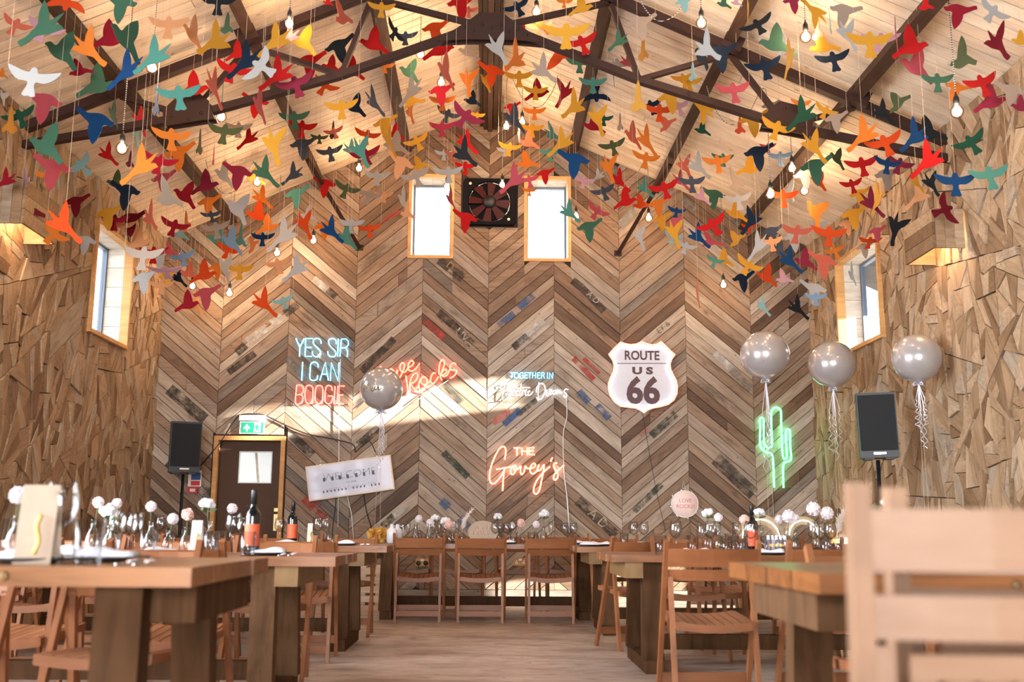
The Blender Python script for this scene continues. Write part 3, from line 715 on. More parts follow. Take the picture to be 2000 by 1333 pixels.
BIRDS = """
30,49,67,s,T,-25,0,0 86,58,81,l,T,-20,0,0 82,53,105,g,V,0,1,0 131,4,84,O,T,170,0,0 235,7,77,g,D,0,1,0 123,100,84,g,P,-20,0,0 156,137,49,c,P,30,0,0
175,95,95,o,V,0,0,0 212,75,74,c,P,0,1,0 249,77,91,g,P,-20,0,55 329,49,86,e,T,0,0,0 378,68,79,e,P,0,0,72 419,81,91,y,V,0,1,40 443,53,56,g,P,0,0,50
426,4,84,k,T,0,0,0 245,140,91,b,V,0,1,0 298,112,91,t,V,0,1,0 63,154,107,w,T,-8,0,0 84,200,82,p,D,0,1,0 39,228,70,G,T,25,0,0 189,165,81,g,P,0,1,0
186,238,81,b,D,0,1,0 305,207,81,b,P,0,0,55 350,186,91,t,T,10,0,0 377,172,67,r,P,0,1,0 273,238,63,r,P,0,0,72 266,258,56,a,V,-30,0,50
335,268,81,o,T,-5,0,140 93,284,88,g,P,-15,0,0 222,224,56,g,P,0,0,82 20,245,70,y,P,0,0,85 212,303,53,r,V,0,0,0 159,324,67,a,T,35,0,140
102,329,81,p,D,0,1,0 93,345,53,o,T,0,0,0 49,357,74,l,P,30,0,60 9,354,53,c,V,0,1,0 350,300,67,o,D,0,0,0 273,326,91,o,V,0,1,0 312,317,74,c,T,-15,0,0
254,317,42,m,P,0,0,40 228,356,46,v,P,0,0,0 245,375,67,n,D,0,1,0 319,350,53,p,D,0,0,0 363,382,56,c,P,-20,0,0 328,385,74,w,P,30,0,65
401,361,58,m,P,0,1,0 408,396,49,o,D,0,0,0 438,342,56,w,P,0,0,55 464,338,65,m,D,0,1,0 499,347,42,o,P,0,0,0 438,258,74,v,T,-8,0,0 466,251,56,h,T,0,0,0
484,272,53,r,V,0,1,0 536,284,81,y,V,-30,0,0 519,338,70,g,V,0,0,0 571,342,53,d,V,0,1,0 575,231,65,g,T,5,0,0 590,249,63,r,T,-10,0,130
592,284,56,d,D,0,0,0 650,261,47,k,P,0,0,60 653,258,42,s,T,20,0,0 667,210,72,y,T,5,0,0 624,270,37,v,T,0,0,150 645,298,56,d,T,12,0,0
687,294,46,a,V,0,0,0 419,172,84,s,V,0,0,75 507,207,74,p,P,0,0,75 454,138,77,r,T,-15,0,0 463,103,49,r,P,0,1,0 478,121,88,n,V,0,1,0
510,130,88,w,T,60,0,0 536,81,84,y,V,0,1,0 564,74,56,p,V,0,1,0 594,81,67,y,P,-15,0,0 606,121,67,r,D,0,0,0 540,147,84,r,V,0,1,0 578,165,84,m,T,20,0,0
499,200,60,r,D,0,1,0 634,168,60,O,T,-30,0,0 648,130,46,r,P,0,0,0 664,91,67,k,D,10,0,0 669,32,67,s,P,45,0,65 641,4,25,r,P,0,0,0 580,380,53,t,D,0,0,0
634,361,49,r,D,0,1,0 676,370,56,v,T,-20,0,0 513,387,53,o,V,0,0,0 505,419,53,O,P,0,0,0 466,408,63,w,P,-30,0,0 149,396,53,M,D,0,0,0
56,408,70,M,P,30,0,70 417,312,46,p,P,0,0,80 4,145,25,o,P,0,0,0 7,189,32,w,P,-45,0,78 390,287,65,v,P,0,0,85 745,16,60,y,T,0,0,0 731,84,67,r,P,0,0,0
771,63,63,k,T,-30,0,50 792,72,53,d,T,0,0,0 851,56,61,O,D,0,0,0 857,95,68,r,P,0,1,0 902,7,67,r,D,0,0,0 915,21,44,s,T,0,0,0 687,137,56,r,P,0,0,0
752,130,42,o,T,0,0,0 801,140,53,g,P,-20,0,0 916,100,49,h,P,0,0,0 974,96,74,w,V,-15,0,0 871,140,77,s,P,0,0,65 802,179,70,h,V,0,1,30
915,158,63,o,V,-40,0,0 960,140,60,O,D,0,1,0 1006,116,88,o,V,0,1,45 1014,151,63,y,T,0,0,0 950,159,42,y,P,-30,0,45 1062,138,74,h,V,0,0,30
1051,54,61,e,T,0,0,0 1056,46,49,o,P,0,0,50 1106,65,100,y,T,0,0,0 1095,107,70,O,D,-50,0,20 1137,84,74,r,T,20,0,0 1014,68,49,c,P,-20,0,0
1011,14,63,n,T,25,0,0 1135,14,53,y,P,0,1,0 1102,4,39,o,T,0,0,0 1253,46,67,h,D,0,0,0 1207,81,53,g,V,0,1,0 1256,103,67,y,P,0,0,75 1132,124,61,g,T,0,0,0
1198,142,56,u,P,0,0,75 1207,128,67,h,T,10,0,0 1228,123,46,p,V,0,0,0 1158,163,60,t,T,0,0,0 1165,187,60,n,T,180,0,0 1049,180,53,c,P,0,1,0
1100,182,63,c,V,20,1,0 1120,208,77,y,V,0,1,35 1046,179,53,y,T,0,0,0 1288,217,67,O,T,0,0,0 1312,191,63,y,D,0,0,0 1272,207,56,n,T,20,0,0
1326,210,53,l,T,20,0,0 1246,200,81,y,P,0,0,80 1335,154,53,y,T,15,0,0 1302,242,46,s,P,40,0,60 862,179,56,c,D,0,0,0 864,198,58,o,T,0,0,0
909,228,77,m,T,-35,0,0 864,249,58,m,T,0,0,0 923,196,39,n,P,0,0,0 874,224,53,d,T,-20,0,0 932,226,37,y,T,0,0,30 694,208,53,n,P,-10,0,0
732,201,67,d,V,20,0,50 806,196,63,y,V,30,0,40 802,219,56,o,V,-20,0,50 752,242,53,y,D,0,0,0 717,265,56,O,T,-10,0,0 761,275,67,y,V,0,0,60
774,284,56,h,P,0,0,0 773,261,42,r,P,0,0,0 815,277,56,y,T,25,0,0 706,296,67,t,V,-20,0,0 715,303,65,c,T,15,0,0 736,345,54,w,T,0,0,0
782,319,60,e,P,170,0,0 820,322,39,y,P,30,0,0 813,345,63,h,T,20,0,0 876,338,61,w,T,5,0,0 867,301,39,w,T,0,0,0 885,302,39,s,T,0,0,140
913,279,56,r,V,0,0,0 909,326,49,r,T,0,0,0 908,301,74,k,V,0,0,30 720,382,53,h,T,-15,0,0 750,383,40,e,T,0,0,0 788,392,56,w,P,0,0,70
795,415,46,e,P,0,0,55 1000,210,37,r,D,0,0,0 1005,233,63,d,P,0,0,40 1044,219,49,o,T,0,0,0 1039,252,51,y,T,0,0,0 1033,277,46,s,P,0,0,0
1014,270,53,w,P,0,0,72 995,289,51,y,T,-10,0,0 986,295,35,w,T,0,0,0 1030,317,46,o,P,20,0,0 1003,352,70,p,V,0,1,0 1034,352,46,p,T,10,0,0
1034,373,32,o,T,0,0,0 1065,340,39,r,D,0,0,0 880,389,42,m,P,0,0,65 909,427,53,r,D,0,1,0 1095,280,67,y,V,0,1,0 1081,263,53,t,V,30,0,45
1074,300,46,t,T,0,0,0 1121,314,68,b,D,0,1,0 1169,233,67,y,V,-30,0,0 1160,245,49,c,P,0,0,0 1179,233,42,G,T,0,0,0 1197,286,58,v,T,15,0,0
1211,245,46,h,P,0,0,80 1236,266,60,s,P,0,0,40 1264,277,70,o,V,0,0,40 1261,310,60,o,T,-10,0,0 1190,328,60,o,V,-30,0,0 1139,354,44,l,T,-10,0,0
1167,345,35,w,V,0,1,0 1211,354,53,r,V,0,0,0 1179,375,53,d,T,20,0,0 1221,392,49,r,P,0,1,0 1260,368,46,t,V,0,0,0 1298,368,65,r,T,15,0,0
1286,399,46,o,D,0,0,0 1253,398,40,O,P,20,0,0 1321,413,39,b,T,-10,0,0 1319,433,35,p,D,0,0,0 1166,413,53,p,T,-30,0,0 1113,415,53,t,V,0,0,0
1151,445,54,g,D,0,0,0 1293,429,42,y,D,0,0,0 1337,5,42,a,D,0,0,0 1414,7,32,g,P,0,0,0 1438,5,25,l,P,0,0,0 1461,19,49,y,P,0,0,75 1551,2,51,m,D,0,0,0
1590,23,70,y,V,180,0,0 1650,23,70,h,D,-20,0,0 1382,95,88,w,V,0,0,50 1372,105,81,k,P,-30,0,70 1409,105,75,n,D,0,0,0 1517,84,79,g,P,0,0,0
1530,95,60,w,P,0,0,70 1541,116,84,y,P,0,0,82 1480,49,74,k,T,38,0,165 1493,131,81,n,T,15,0,0 1433,177,77,p,T,10,0,0 1347,161,56,y,T,0,0,0
1353,147,49,a,P,0,0,75 1372,214,60,y,V,180,0,0 1372,254,35,G,P,0,0,0 1472,235,65,y,D,0,0,0 1445,251,46,O,P,0,0,75 1505,208,42,h,D,0,0,0
1517,251,74,y,T,-20,0,0 1565,226,81,G,V,0,1,0 1565,203,46,o,T,0,0,0 1612,217,53,y,T,-25,0,0 1580,249,63,h,D,0,1,0 1633,233,53,h,D,0,0,0
1628,116,77,n,T,12,0,0 1608,89,63,y,P,20,0,0 1699,82,100,y,T,0,0,0 1717,79,84,l,T,0,0,165 1657,68,70,w,V,-20,0,0 1622,53,49,a,P,35,0,70
1750,67,70,p,P,0,0,72 1597,63,70,e,P,0,0,82 1778,89,82,r,P,0,1,0 1791,130,82,p,P,-12,0,0 1808,11,39,r,P,0,0,50 1873,23,70,c,D,-20,0,0
1939,23,77,w,T,-35,0,0 1950,84,84,M,V,-20,0,60 1994,79,42,y,P,0,0,0 1880,114,84,v,P,0,0,78 1831,158,72,g,T,0,0,0 1869,173,54,o,D,-30,0,0
1918,163,84,r,T,20,0,0 1934,196,74,m,P,0,1,0 1974,179,67,h,D,0,1,0 1994,208,46,m,P,0,0,0 1726,222,61,k,V,0,0,0 1685,265,84,o,V,0,1,0
1754,200,60,v,P,35,0,75 1729,280,82,O,T,20,0,0 1785,268,81,b,V,0,1,0 1815,259,68,k,P,15,0,0 1733,321,61,b,T,-10,0,0 1756,321,63,m,T,-20,0,0
1810,315,88,r,V,0,1,0 1733,343,60,h,D,0,0,0 1897,279,77,G,T,30,0,0 1866,356,86,b,T,0,0,0 1934,343,86,t,T,10,0,0 1820,359,53,k,V,-20,0,0
1791,357,46,y,V,0,0,30 1792,384,65,e,V,0,1,0 1845,410,74,M,T,-70,0,0 1684,322,72,r,T,10,0,0 1664,361,53,r,T,15,0,0 1591,287,74,y,V,-10,0,0
1594,326,70,g,D,0,0,0 1636,310,46,v,P,-20,0,30 1600,355,40,O,P,-20,0,0 1573,343,53,w,D,0,0,0 1530,384,67,O,T,0,0,0 1542,375,46,w,P,-30,0,60
1524,307,53,u,T,0,0,0 1500,287,35,p,T,0,0,0 1482,300,67,n,D,0,0,0 1463,328,51,y,P,-10,1,0 1402,317,65,o,T,10,0,0 1412,310,49,g,T,0,0,0
1365,326,60,w,V,0,0,0 1339,326,53,s,V,-20,0,0 1330,354,46,p,V,0,0,0 1351,357,61,d,T,5,0,0 1437,357,63,h,P,45,0,60 1393,382,53,g,D,0,1,0
1372,385,42,l,V,0,0,0 1442,391,60,w,T,10,0,0 1703,398,67,m,V,0,0,0 1680,380,46,y,D,0,0,0 1668,420,56,y,D,0,0,0 1713,389,67,y,P,0,0,82
1594,415,60,o,P,-50,0,0 1339,482,46,w,T,-20,0,0 1318,456,60,y,V,-30,0,0 1314,463,42,a,T,-20,0,0 1393,440,67,r,T,30,0,0 1365,463,56,b,V,0,0,0
1389,472,49,p,V,30,0,0 1438,416,49,y,P,0,0,0 1466,432,60,n,V,10,1,0 1463,444,35,O,T,0,0,0 1438,467,46,y,P,40,0,60 1508,454,47,d,D,0,0,0
1479,482,63,w,V,0,1,50 1507,474,53,e,T,10,0,0 1524,488,56,d,P,0,0,45 1556,454,67,s,T,-5,0,130 1552,465,53,w,D,0,0,0 1619,458,75,O,T,-5,0,0
1598,439,42,w,T,0,0,0 1656,439,42,e,D,0,0,0 1750,446,70,k,V,-60,0,0 1713,453,39,p,D,0,0,0 1698,472,49,O,T,0,0,150 1414,507,42,y,P,0,0,0
1396,510,40,t,T,-20,0,0 1461,519,60,y,T,-30,0,0 1452,545,49,n,D,0,0,0 1498,540,49,O,P,-10,0,0 1531,544,37,l,P,20,0,0 1544,510,60,b,V,0,0,0
1573,510,51,m,P,0,0,0 1608,512,63,s,D,0,1,0 1631,491,46,o,T,20,0,0 1589,566,56,w,D,0,1,0 1594,582,46,u,T,0,0,0 1491,600,42,a,V,0,0,30
1559,603,53,k,V,0,0,0 1664,537,49,w,P,0,0,60 1363,575,60,s,P,0,0,70 1689,484,39,h,D,0,0,0 126,439,88,O,V,0,0,0 105,458,67,o,T,-40,0,0
166,472,49,w,D,0,1,0 212,419,58,y,D,0,0,0 224,432,56,c,T,0,0,0 240,442,49,e,T,0,0,0 256,430,60,M,D,0,0,0 294,426,70,s,V,0,0,35 340,442,61,c,T,-15,0,0
354,458,35,a,P,0,0,0 364,439,56,o,P,20,0,65 422,447,60,h,T,12,0,0 413,421,42,d,T,10,0,140 427,465,51,t,P,0,0,0 445,489,53,O,T,-20,0,0
453,472,60,u,P,0,0,50 470,467,56,t,P,0,0,60 494,479,49,o,P,40,0,60 513,465,49,b,T,0,0,0 522,442,46,o,P,0,1,0 552,461,77,h,V,0,1,0
543,517,56,e,T,15,0,0 578,526,63,w,V,0,1,0 596,439,60,O,V,-20,0,0 603,421,39,w,P,0,0,0 634,444,46,o,D,0,0,0 648,451,60,b,V,0,0,0 678,465,53,t,P,0,0,40
685,439,47,w,T,0,0,0 270,472,53,e,P,0,1,0 280,500,84,h,T,-5,0,0 300,495,60,r,T,0,0,0 312,500,49,w,D,0,0,0 333,491,35,p,P,30,0,60 357,503,53,u,T,15,0,0
324,530,70,l,T,0,0,165 282,545,56,w,D,0,0,0 315,559,49,e,T,0,0,0 328,540,40,y,D,0,0,0 350,544,42,n,V,0,0,0 370,533,39,s,P,0,0,0 398,535,53,O,P,0,1,0
426,523,44,o,D,0,0,0 468,528,56,y,T,0,0,0 440,523,56,w,P,-30,0,60 403,575,56,p,D,0,0,0 366,593,49,c,P,0,1,0 382,596,42,e,P,0,0,60 517,593,63,O,V,0,0,0
554,589,46,a,T,20,0,0 687,439,53,w,T,0,0,0 676,467,46,t,P,0,0,30 722,448,49,O,T,5,0,0 1251,463,56,w,V,-30,0,40
"""
ORD = ['first', 'second', 'third', 'fourth', 'fifth', 'sixth', 'seventh', 'eighth', 'ninth', 'tenth', 'eleventh', 'twelfth']
POSE = {'P': 'wing-raised', 'V': 'swallow-winged', 'T': 'spread-winged', 'D': 'wing-drooping'}
XZ = [(255, 'over the deep left window'), (480, 'over the exit door'), (700, 'over the blue neon words'), (860, 'over the orange neon script'), (1030, 'under the ridge beam'),
      (1180, 'over the white neon script'), (1345, 'over the road shield'), (1560, 'over the green cactus'), (1750, 'over the sunlit window'), (2100, 'by the lamp on the right wall')]
def zone(x, y):
    h = 'topmost' if y < 120 else 'upper' if y < 240 else 'middle' if y < 360 else 'lower' if y < 470 else 'lowest'
    return '%s tier %s' % (h, next(n for lim, n in XZ if x < lim))
birds = []
br_ = random.Random(3)
for tok in BIRDS.split():
    x, y, s, c, sh, rot, flip, yaw = tok.split(','); birds.append([float(x), float(y), float(s), c, sh, float(rot), int(flip), float(yaw)])
for i, b in enumerate(birds): b.append(i)
order = sorted(birds, key=lambda b: -b[2])
solo = {b[8] for b in order[:300]}
names = {}
for b in birds:
    if b[8] not in solo: continue
    pose = 'edge-on' if 65 < b[7] < 100 else POSE[b[4]]
    names.setdefault((FELT[b[3]][0], pose, zone(b[0], b[1])), []).append(b)
LAB = {}
for (cn, pose, zn), L in names.items():
    L.sort(key=lambda b: b[0])
    for k, b in enumerate(L):
        LAB[b[8]] = '%s %s felt bird, %s' % (cn, pose, zn) + (', %s from left' % ORD[k] if len(L) > 1 else '')
def roof_z(x): return ZA-SL*abs(x)
flock = {}
PLACED = []
def bird_geo(b):
    x, y, s, c, sh, rot, flip, yaw, i = b
    br_.seed(i)
    Y = FPX*0.30/s
    Y = min(Y, 11.55-br_.random()*1.1) if Y > 10.6 else Y
    Y = max(Y, 5.6)
    while Y > 4.5:
        p = atY(x, y, Y); size = s*Y/FPX*1.03
        if p.z+size*0.55 < roof_z(p.x)-0.24 and abs(p.x) < XW-0.14-size*0.4 and not (abs(Y-8.33) < 0.16) and not any(abs(Y-q[2]) < 0.10 and math.hypot(x-q[0], y-q[1]) < 0.46*(s+q[3]) for q in PLACED): break
        Y -= 0.06
    PLACED.append((x, y, Y, s))
    size = s*Y/FPX*0.99
    pitch = 0.0
    if yaw > 100: pitch, yaw = R(yaw-100), 0.0
    fl = -1 if flip else 1
    vf = -1 if sh == 'D' else 1
    poly = [(a*size*fl, q*size*vf) for a, q in OUT['P' if sh == 'D' else sh]]
    if fl*vf < 0: poly = poly[::-1]
    yw = R(yaw)*(1 if br_.random() < 0.5 else -1)+R(br_.uniform(-9, 9))
    M = Matrix.Rotation(yw, 4, 'Z') @ Matrix.Rotation(pitch, 4, 'X') @ Matrix.Rotation(-R(rot), 4, 'Y')
    return p, poly, M
for b in order:
    p, poly, M = bird_geo(b)
    mw = Matrix.Translation(p) @ M
    top = max((mw @ Vector((a, 0, q)) for a, q in poly), key=lambda v: v.z)
    ztop = roof_z(top.x)-0.003
    if b[8] in solo:
        o = MB().prism(poly, 0.0045, lambda a, q, w: (a, w-0.00225, q)).build('felt_bird', FM[b[3]])
        o.matrix_world = mw
        mark(o, LAB[b[8]], 'bird', 'felt birds hanging on threads')
        th = MB().tube([top-Vector((0, 0, 0.004)), Vector((top.x, top.y, ztop))], 0.0011, 3).build('thread', MAT['thread'], o)
        th.matrix_parent_inverse = mw.inverted()
    else:
        fb = flock.setdefault(b[3], MB())
        fb.prism(poly, 0.0045, lambda a, q, w: mw @ Vector((a, w-0.00225, q)))
        flock.setdefault('thread', MB()).tube([top-Vector((0, 0, 0.004)), Vector((top.x, top.y, ztop))], 0.0011, 3)
fe = empty('small_felt_birds', 'scattered small and far felt birds of many colours filling the gaps in the flock', 'birds', kind='stuff')
for k, mb in flock.items():
    o = mb.build('far_birds' if k != 'thread' else 'far_threads', FM[k] if k != 'thread' else MAT['thread'], fe); o['kind'] = 'stuff'

# ---------------------------------------------------------------- pendant bulbs
t = NT('black and white braided flex'); tc = t.n('ShaderNodeTexCoord'); sp = t.n('ShaderNodeSeparateXYZ'); t.l(tc.outputs['Object'], sp.inputs[0])
mth = t.n('ShaderNodeMath', operation='MULTIPLY'); mth.inputs[1].default_value = 55.0; t.l(sp.outputs[2], mth.inputs[0])
fr = t.n('ShaderNodeMath', operation='FRACT'); t.l(mth.outputs[0], fr.inputs[0])
c = t.ramp(fr.outputs[0], [(0.0, (0.6, 0.55, 0.5)), (0.45, (0.6, 0.55, 0.5)), (0.5, (0.01, 0.01, 0.01)), (1, (0.01, 0.01, 0.01))]); t.l(c, t.b.inputs['Base Color']); MAT['flex'] = t.m
MAT['bulb'] = glass('amber bulb glass', (1.0, 0.86, 0.72), 0.02, 0.95)
MAT['filament'] = emit('glowing filament', (1.0, 0.60, 0.30), 34.0)
BULBS = [(297, 132, 24), (238, 290, 24), (432, 228, 21), (565, 46, 19), (502, 356, 17), (701, 329, 14), (612, 470, 15), (821, 106, 19), (862, 161, 18), (989, 247, 17), (1020, 238, 16), (981, 361, 15), (873, 364, 15),
         (1048, 23, 19), (1370, 45, 22), (1574, 72, 22), (1869, 218, 27), (1547, 329, 19), (1505, 380, 20), (1571, 373, 18), (1267, 426, 15), (1125, 424, 14), (376, 559, 15), (448, 573, 15), (541, 494, 14), (1413, 557, 13)]
WHERE = ['brightest by the deep left window', 'by the green bird over the deep left window', 'over the exit door, upper one', 'high over the blue neon words', 'over the exit sign, middle one', 'over the blue neon words, middle one', 'low over the blue neon words',
         'high over the orange neon script', 'over the orange neon script, beside the scarlet bird', 'under the ridge beam, first of a close pair', 'under the ridge beam, second of a close pair', 'in front of the red fan', 'in front of the first gable window',
         'high under the truss beside the navy bird', 'high over the road shield', 'high over the green cactus', 'large and near the right wall', 'over the sunlit window, upper one', 'over the green cactus, middle one', 'over the sunlit window, lower one', 'low over the road shield', 'beside the second gable window', 'low over the exit sign, first of two', 'low over the exit sign, second of two', 'half hidden by the cream bird', 'lowest, over the first silver balloon']
gprof = [(0.001, -0.048)]+[(0.046*math.sin(PI*i/12), -0.001-0.047*math.cos(PI*i/12)) for i in range(1, 11)]+[(0.020, 0.043), (0.015, 0.055)]
for k, ((x, y, dpx), wh) in enumerate(zip(BULBS, WHERE)):
    Y = min(11.7, FPX*0.088/dpx)
    p = atY(x, y, Y)
    while p.z > roof_z(p.x)-0.35: Y -= 0.1; p = atY(x, y, Y)
    e = empty('pendant_bulb', 'glowing globe filament bulb on braided flex, '+wh, 'bulb', p, 0, 'pendant filament bulbs')
    gl_ = MB().lathe(gprof, 14).build('globe', MAT['bulb'], e)
    fi = MB()
    for a in range(4):
        an = a*PI/2; ux, uy = math.cos(an)*0.010, math.sin(an)*0.010
        fi.tube([(ux*0.4, uy*0.4, 0.022), (ux, uy, -0.002), (ux*0.8, uy*0.8, -0.028)], 0.0026, 4)
    fi.build('filament', MAT['filament'], gl_)
    MB().lathe([(0.001, 0.05), (0.019, 0.052), (0.021, 0.075), (0.019, 0.10), (0.010, 0.115), (0.005, 0.135), (0.001, 0.137)], 10).build('lamp_holder', MAT['black'], e)
    zt = roof_z(p.x)-p.z-0.004
    pts = [(0, 0, 0.13), (0, 0, zt*0.55), (0, 0, zt)]
    if k in (4, 9, 14, 18, 20, 22):
        s = 1 if k % 2 else -1; w = 0.55; zb = min(zt, roof_z(p.x+s*w)-p.z-0.01)
        pts = [(0, 0, 0.13), (0, 0, zb-0.12), (s*0.02, 0, zb-0.03), (s*0.06, 0, zb-0.05), (s*w*0.35, 0.02, zb-0.30), (s*w*0.65, 0.03, zb-0.36), (s*w*0.9, 0.02, zb-0.18), (s*w, 0.0, zb-0.01)]
        pts = [tuple(v) for v in cat_rom(pts, 4)]
    MB().tube(pts, 0.0042, 5).build('flex', MAT['flex'], e)
    ld = bpy.data.lights.new('bulb_light', 'POINT'); lo = bpy.data.objects.new('bulb_light', ld); COL.objects.link(lo); lo.parent = e
    ld.energy = 17.0; ld.color = (1.0, 0.76, 0.51); ld.shadow_soft_size = 0.045
# ---------------------------------------------------------------- neon signs on the chevron wall
NEON = dict(blue=emit('blue neon tube', (0.12, 0.60, 1.0), 8.0), blue2=emit('fine blue neon tube', (0.12, 0.60, 1.0), 6.5), red=emit('red neon tube', (1.0, 0.115, 0.085), 8.0), orange=emit('orange neon tube', (1.0, 0.115, 0.07), 8.5), white=emit('white neon tube', (0.82, 0.88, 1.0), 5.5),
            warm=emit('warm neon tube', (1.0, 0.33, 0.165), 6.5), green=emit('green neon tube', (0.09, 1.0, 0.36), 8.0), ice=emit('ice white neon tube', (0.72, 0.88, 1.0), 3.0), pink=emit('pink neon tube', (1.0, 0.25, 0.17), 3.0))
def neon(e, org, sc, letters, mat, r, off=0.046, name='letter', smooth=True):
    for strokes in letters:
        mb = MB()
        for st in strokes:
            closed = st[0] == 'o'
            if closed: st = st[1:]
            pts = [wall_pt(org[0]+a*sc, org[1]+b*sc, off) for a, b in st]
            if smooth and len(pts) > 3: pts = cat_rom(pts, 4, closed)
            mb.tube(pts, r, 6, closed)
        mb.build(name, mat, e)
def px_panel(e, name, x0, y0, x1, y1, off, th, mat):
    a, b = wall_pt(x0, y0, off), wall_pt(x1, y1, off)
    return MB().bbox((a.x, a.y-th/2, b.z), (b.x, a.y+th/2, a.z)).build(name, mat, e)
def pins(e, pts, off):
    for x, y in pts:
        p = wall_pt(x, y, 0.0); MB().tube([p, p-Vector((0, off, 0))], 0.006, 8).build('wall_pin', MAT['chrome'], e)
e = empty('neon_sign', 'neon sign reading YES SIR I CAN BOOGIE in blue and red tubes', 'neon sign')
O, S = (565, 650), 0.11255
neon(e, O, S, [[[(115, 100), (180, 250)], [(260, 105), (185, 250), (178, 415)]], [[(408, 105), (285, 103), (272, 412), (392, 412)], [(280, 260), (385, 260)]]], NEON['blue'], 0.0065, smooth=False)
neon(e, O, S, [[[(552, 190), (545, 135), (505, 105), (455, 105), (418, 140), (420, 190), (460, 240), (520, 300), (545, 345), (535, 395), (500, 420), (445, 415), (405, 375), (402, 325)]],
               [[(812, 200), (810, 140), (775, 108), (720, 105), (682, 145), (690, 200), (730, 255), (785, 310), (808, 360), (795, 405), (750, 422), (700, 408), (672, 370), (668, 325)]],
               [[(500, 605), (495, 545), (455, 515), (405, 518), (370, 560), (362, 665), (355, 770), (375, 815), (420, 832), (465, 820), (485, 795), (490, 745)]]], NEON['blue'], 0.0065)
neon(e, O, S, [[[(852, 108), (838, 415)]], [[(878, 418), (905, 112), (985, 112), (1025, 150), (1022, 215), (985, 262), (892, 268)], [(985, 268), (1012, 320), (1005, 420)]], [[(232, 512), (215, 832)]],
               [[(530, 832), (625, 520), (678, 832)], [(560, 725), (655, 722)]], [[(712, 835), (730, 525), (848, 842), (862, 522)]]], NEON['blue'], 0.0065, smooth=False)
neon(e, O, S, [[['o', (345, 915), (405, 950), (410, 1080), (400, 1190), (345, 1235), (285, 1190), (272, 1080), (290, 950)]], [['o', (518, 918), (578, 955), (582, 1085), (570, 1190), (515, 1238), (455, 1190), (447, 1085), (465, 955)]],
               [[(745, 1010), (735, 945), (690, 918), (645, 940), (628, 1000), (618, 1160), (635, 1215), (680, 1240), (720, 1220), (745, 1170), (748, 1105), (668, 1105)]],
               [[(130, 915), (108, 1225), (195, 1228), (232, 1180), (232, 1110), (195, 1080), (118, 1080)], [(195, 1080), (240, 1035), (242, 965), (215, 918), (130, 915)]]], NEON['red'], 0.0065)
neon(e, O, S, [[[(795, 930), (772, 1238)]], [[(960, 930), (845, 928), (828, 1240), (945, 1240)], [(838, 1085), (935, 1085)]]], NEON['red'], 0.0065, smooth=False)
px_panel(e, 'acrylic_panel', 571, 657, 685, 795, 0.034, 0.003, MAT['acrylic']); pins(e, [(575, 661), (681, 661), (575, 791), (681, 791)], 0.06)
MB().tube([wall_pt(665, 702, 0.05), wall_pt(662, 780, 0.05), wall_pt(662, 905, 0.04), wall_pt(660, 1030, 0.04)], 0.005, 6).build('white_cord', MAT['white'], e)

e = empty('neon_sign', 'orange neon script reading love rocks beside the balloon', 'neon sign')
O, S = (735, 690), 0.085
neon(e, O, S, [[[(98, 300), (108, 420), (95, 560), (60, 640), (200, 600), (270, 520)]], [['o', (270, 440), (320, 372), (375, 385), (403, 460), (370, 520), (310, 525)], [(395, 515), (440, 480), (490, 395)]],
               [[(490, 395), (480, 490), (515, 565), (560, 530), (590, 440), (548, 380), (550, 280), (600, 225), (645, 260), (640, 350), (600, 430), (650, 437), (700, 390), (740, 330)]],
               [[(740, 330), (820, 290), (858, 230), (830, 178), (775, 200), (730, 290), (738, 370), (790, 415), (870, 390), (940, 320), (1000, 235)]],
               [[(682, 520), (700, 660), (722, 820), (738, 945), (768, 945), (772, 820), (775, 680), (810, 560), (870, 480), (925, 462), (955, 500), (940, 580), (880, 660), (800, 695)], [(785, 710), (850, 800), (940, 880), (1075, 925)]],
               [[(1005, 610), (975, 720), (985, 810), (1040, 840), (1110, 790), (1160, 690), (1160, 590), (1100, 548), (1040, 570), (1022, 650), (1060, 720), (1130, 725), (1200, 680), (1245, 620)]],
               [[(1370, 470), (1310, 462), (1265, 530), (1247, 620), (1265, 680), (1310, 700), (1370, 640), (1430, 540)]],
               [[(1440, 500), (1445, 330), (1480, 190), (1530, 155), (1568, 200), (1555, 300), (1490, 460), (1470, 540), (1505, 625)], [(1480, 480), (1540, 400), (1600, 375), (1618, 430), (1560, 490), (1500, 512), (1550, 538), (1630, 500), (1690, 370)]],
               [[(1830, 280), (1800, 235), (1740, 245), (1695, 320), (1710, 390), (1780, 385), (1848, 400), (1830, 470), (1770, 540), (1690, 580)]]], NEON['orange'], 0.0085)
MB().tube([wall_pt(876, 743, 0.06), wall_pt(826, 775, 0.06), wall_pt(800, 792, 0.05)], 0.004, 6).build('cord', MAT['linen'], e)

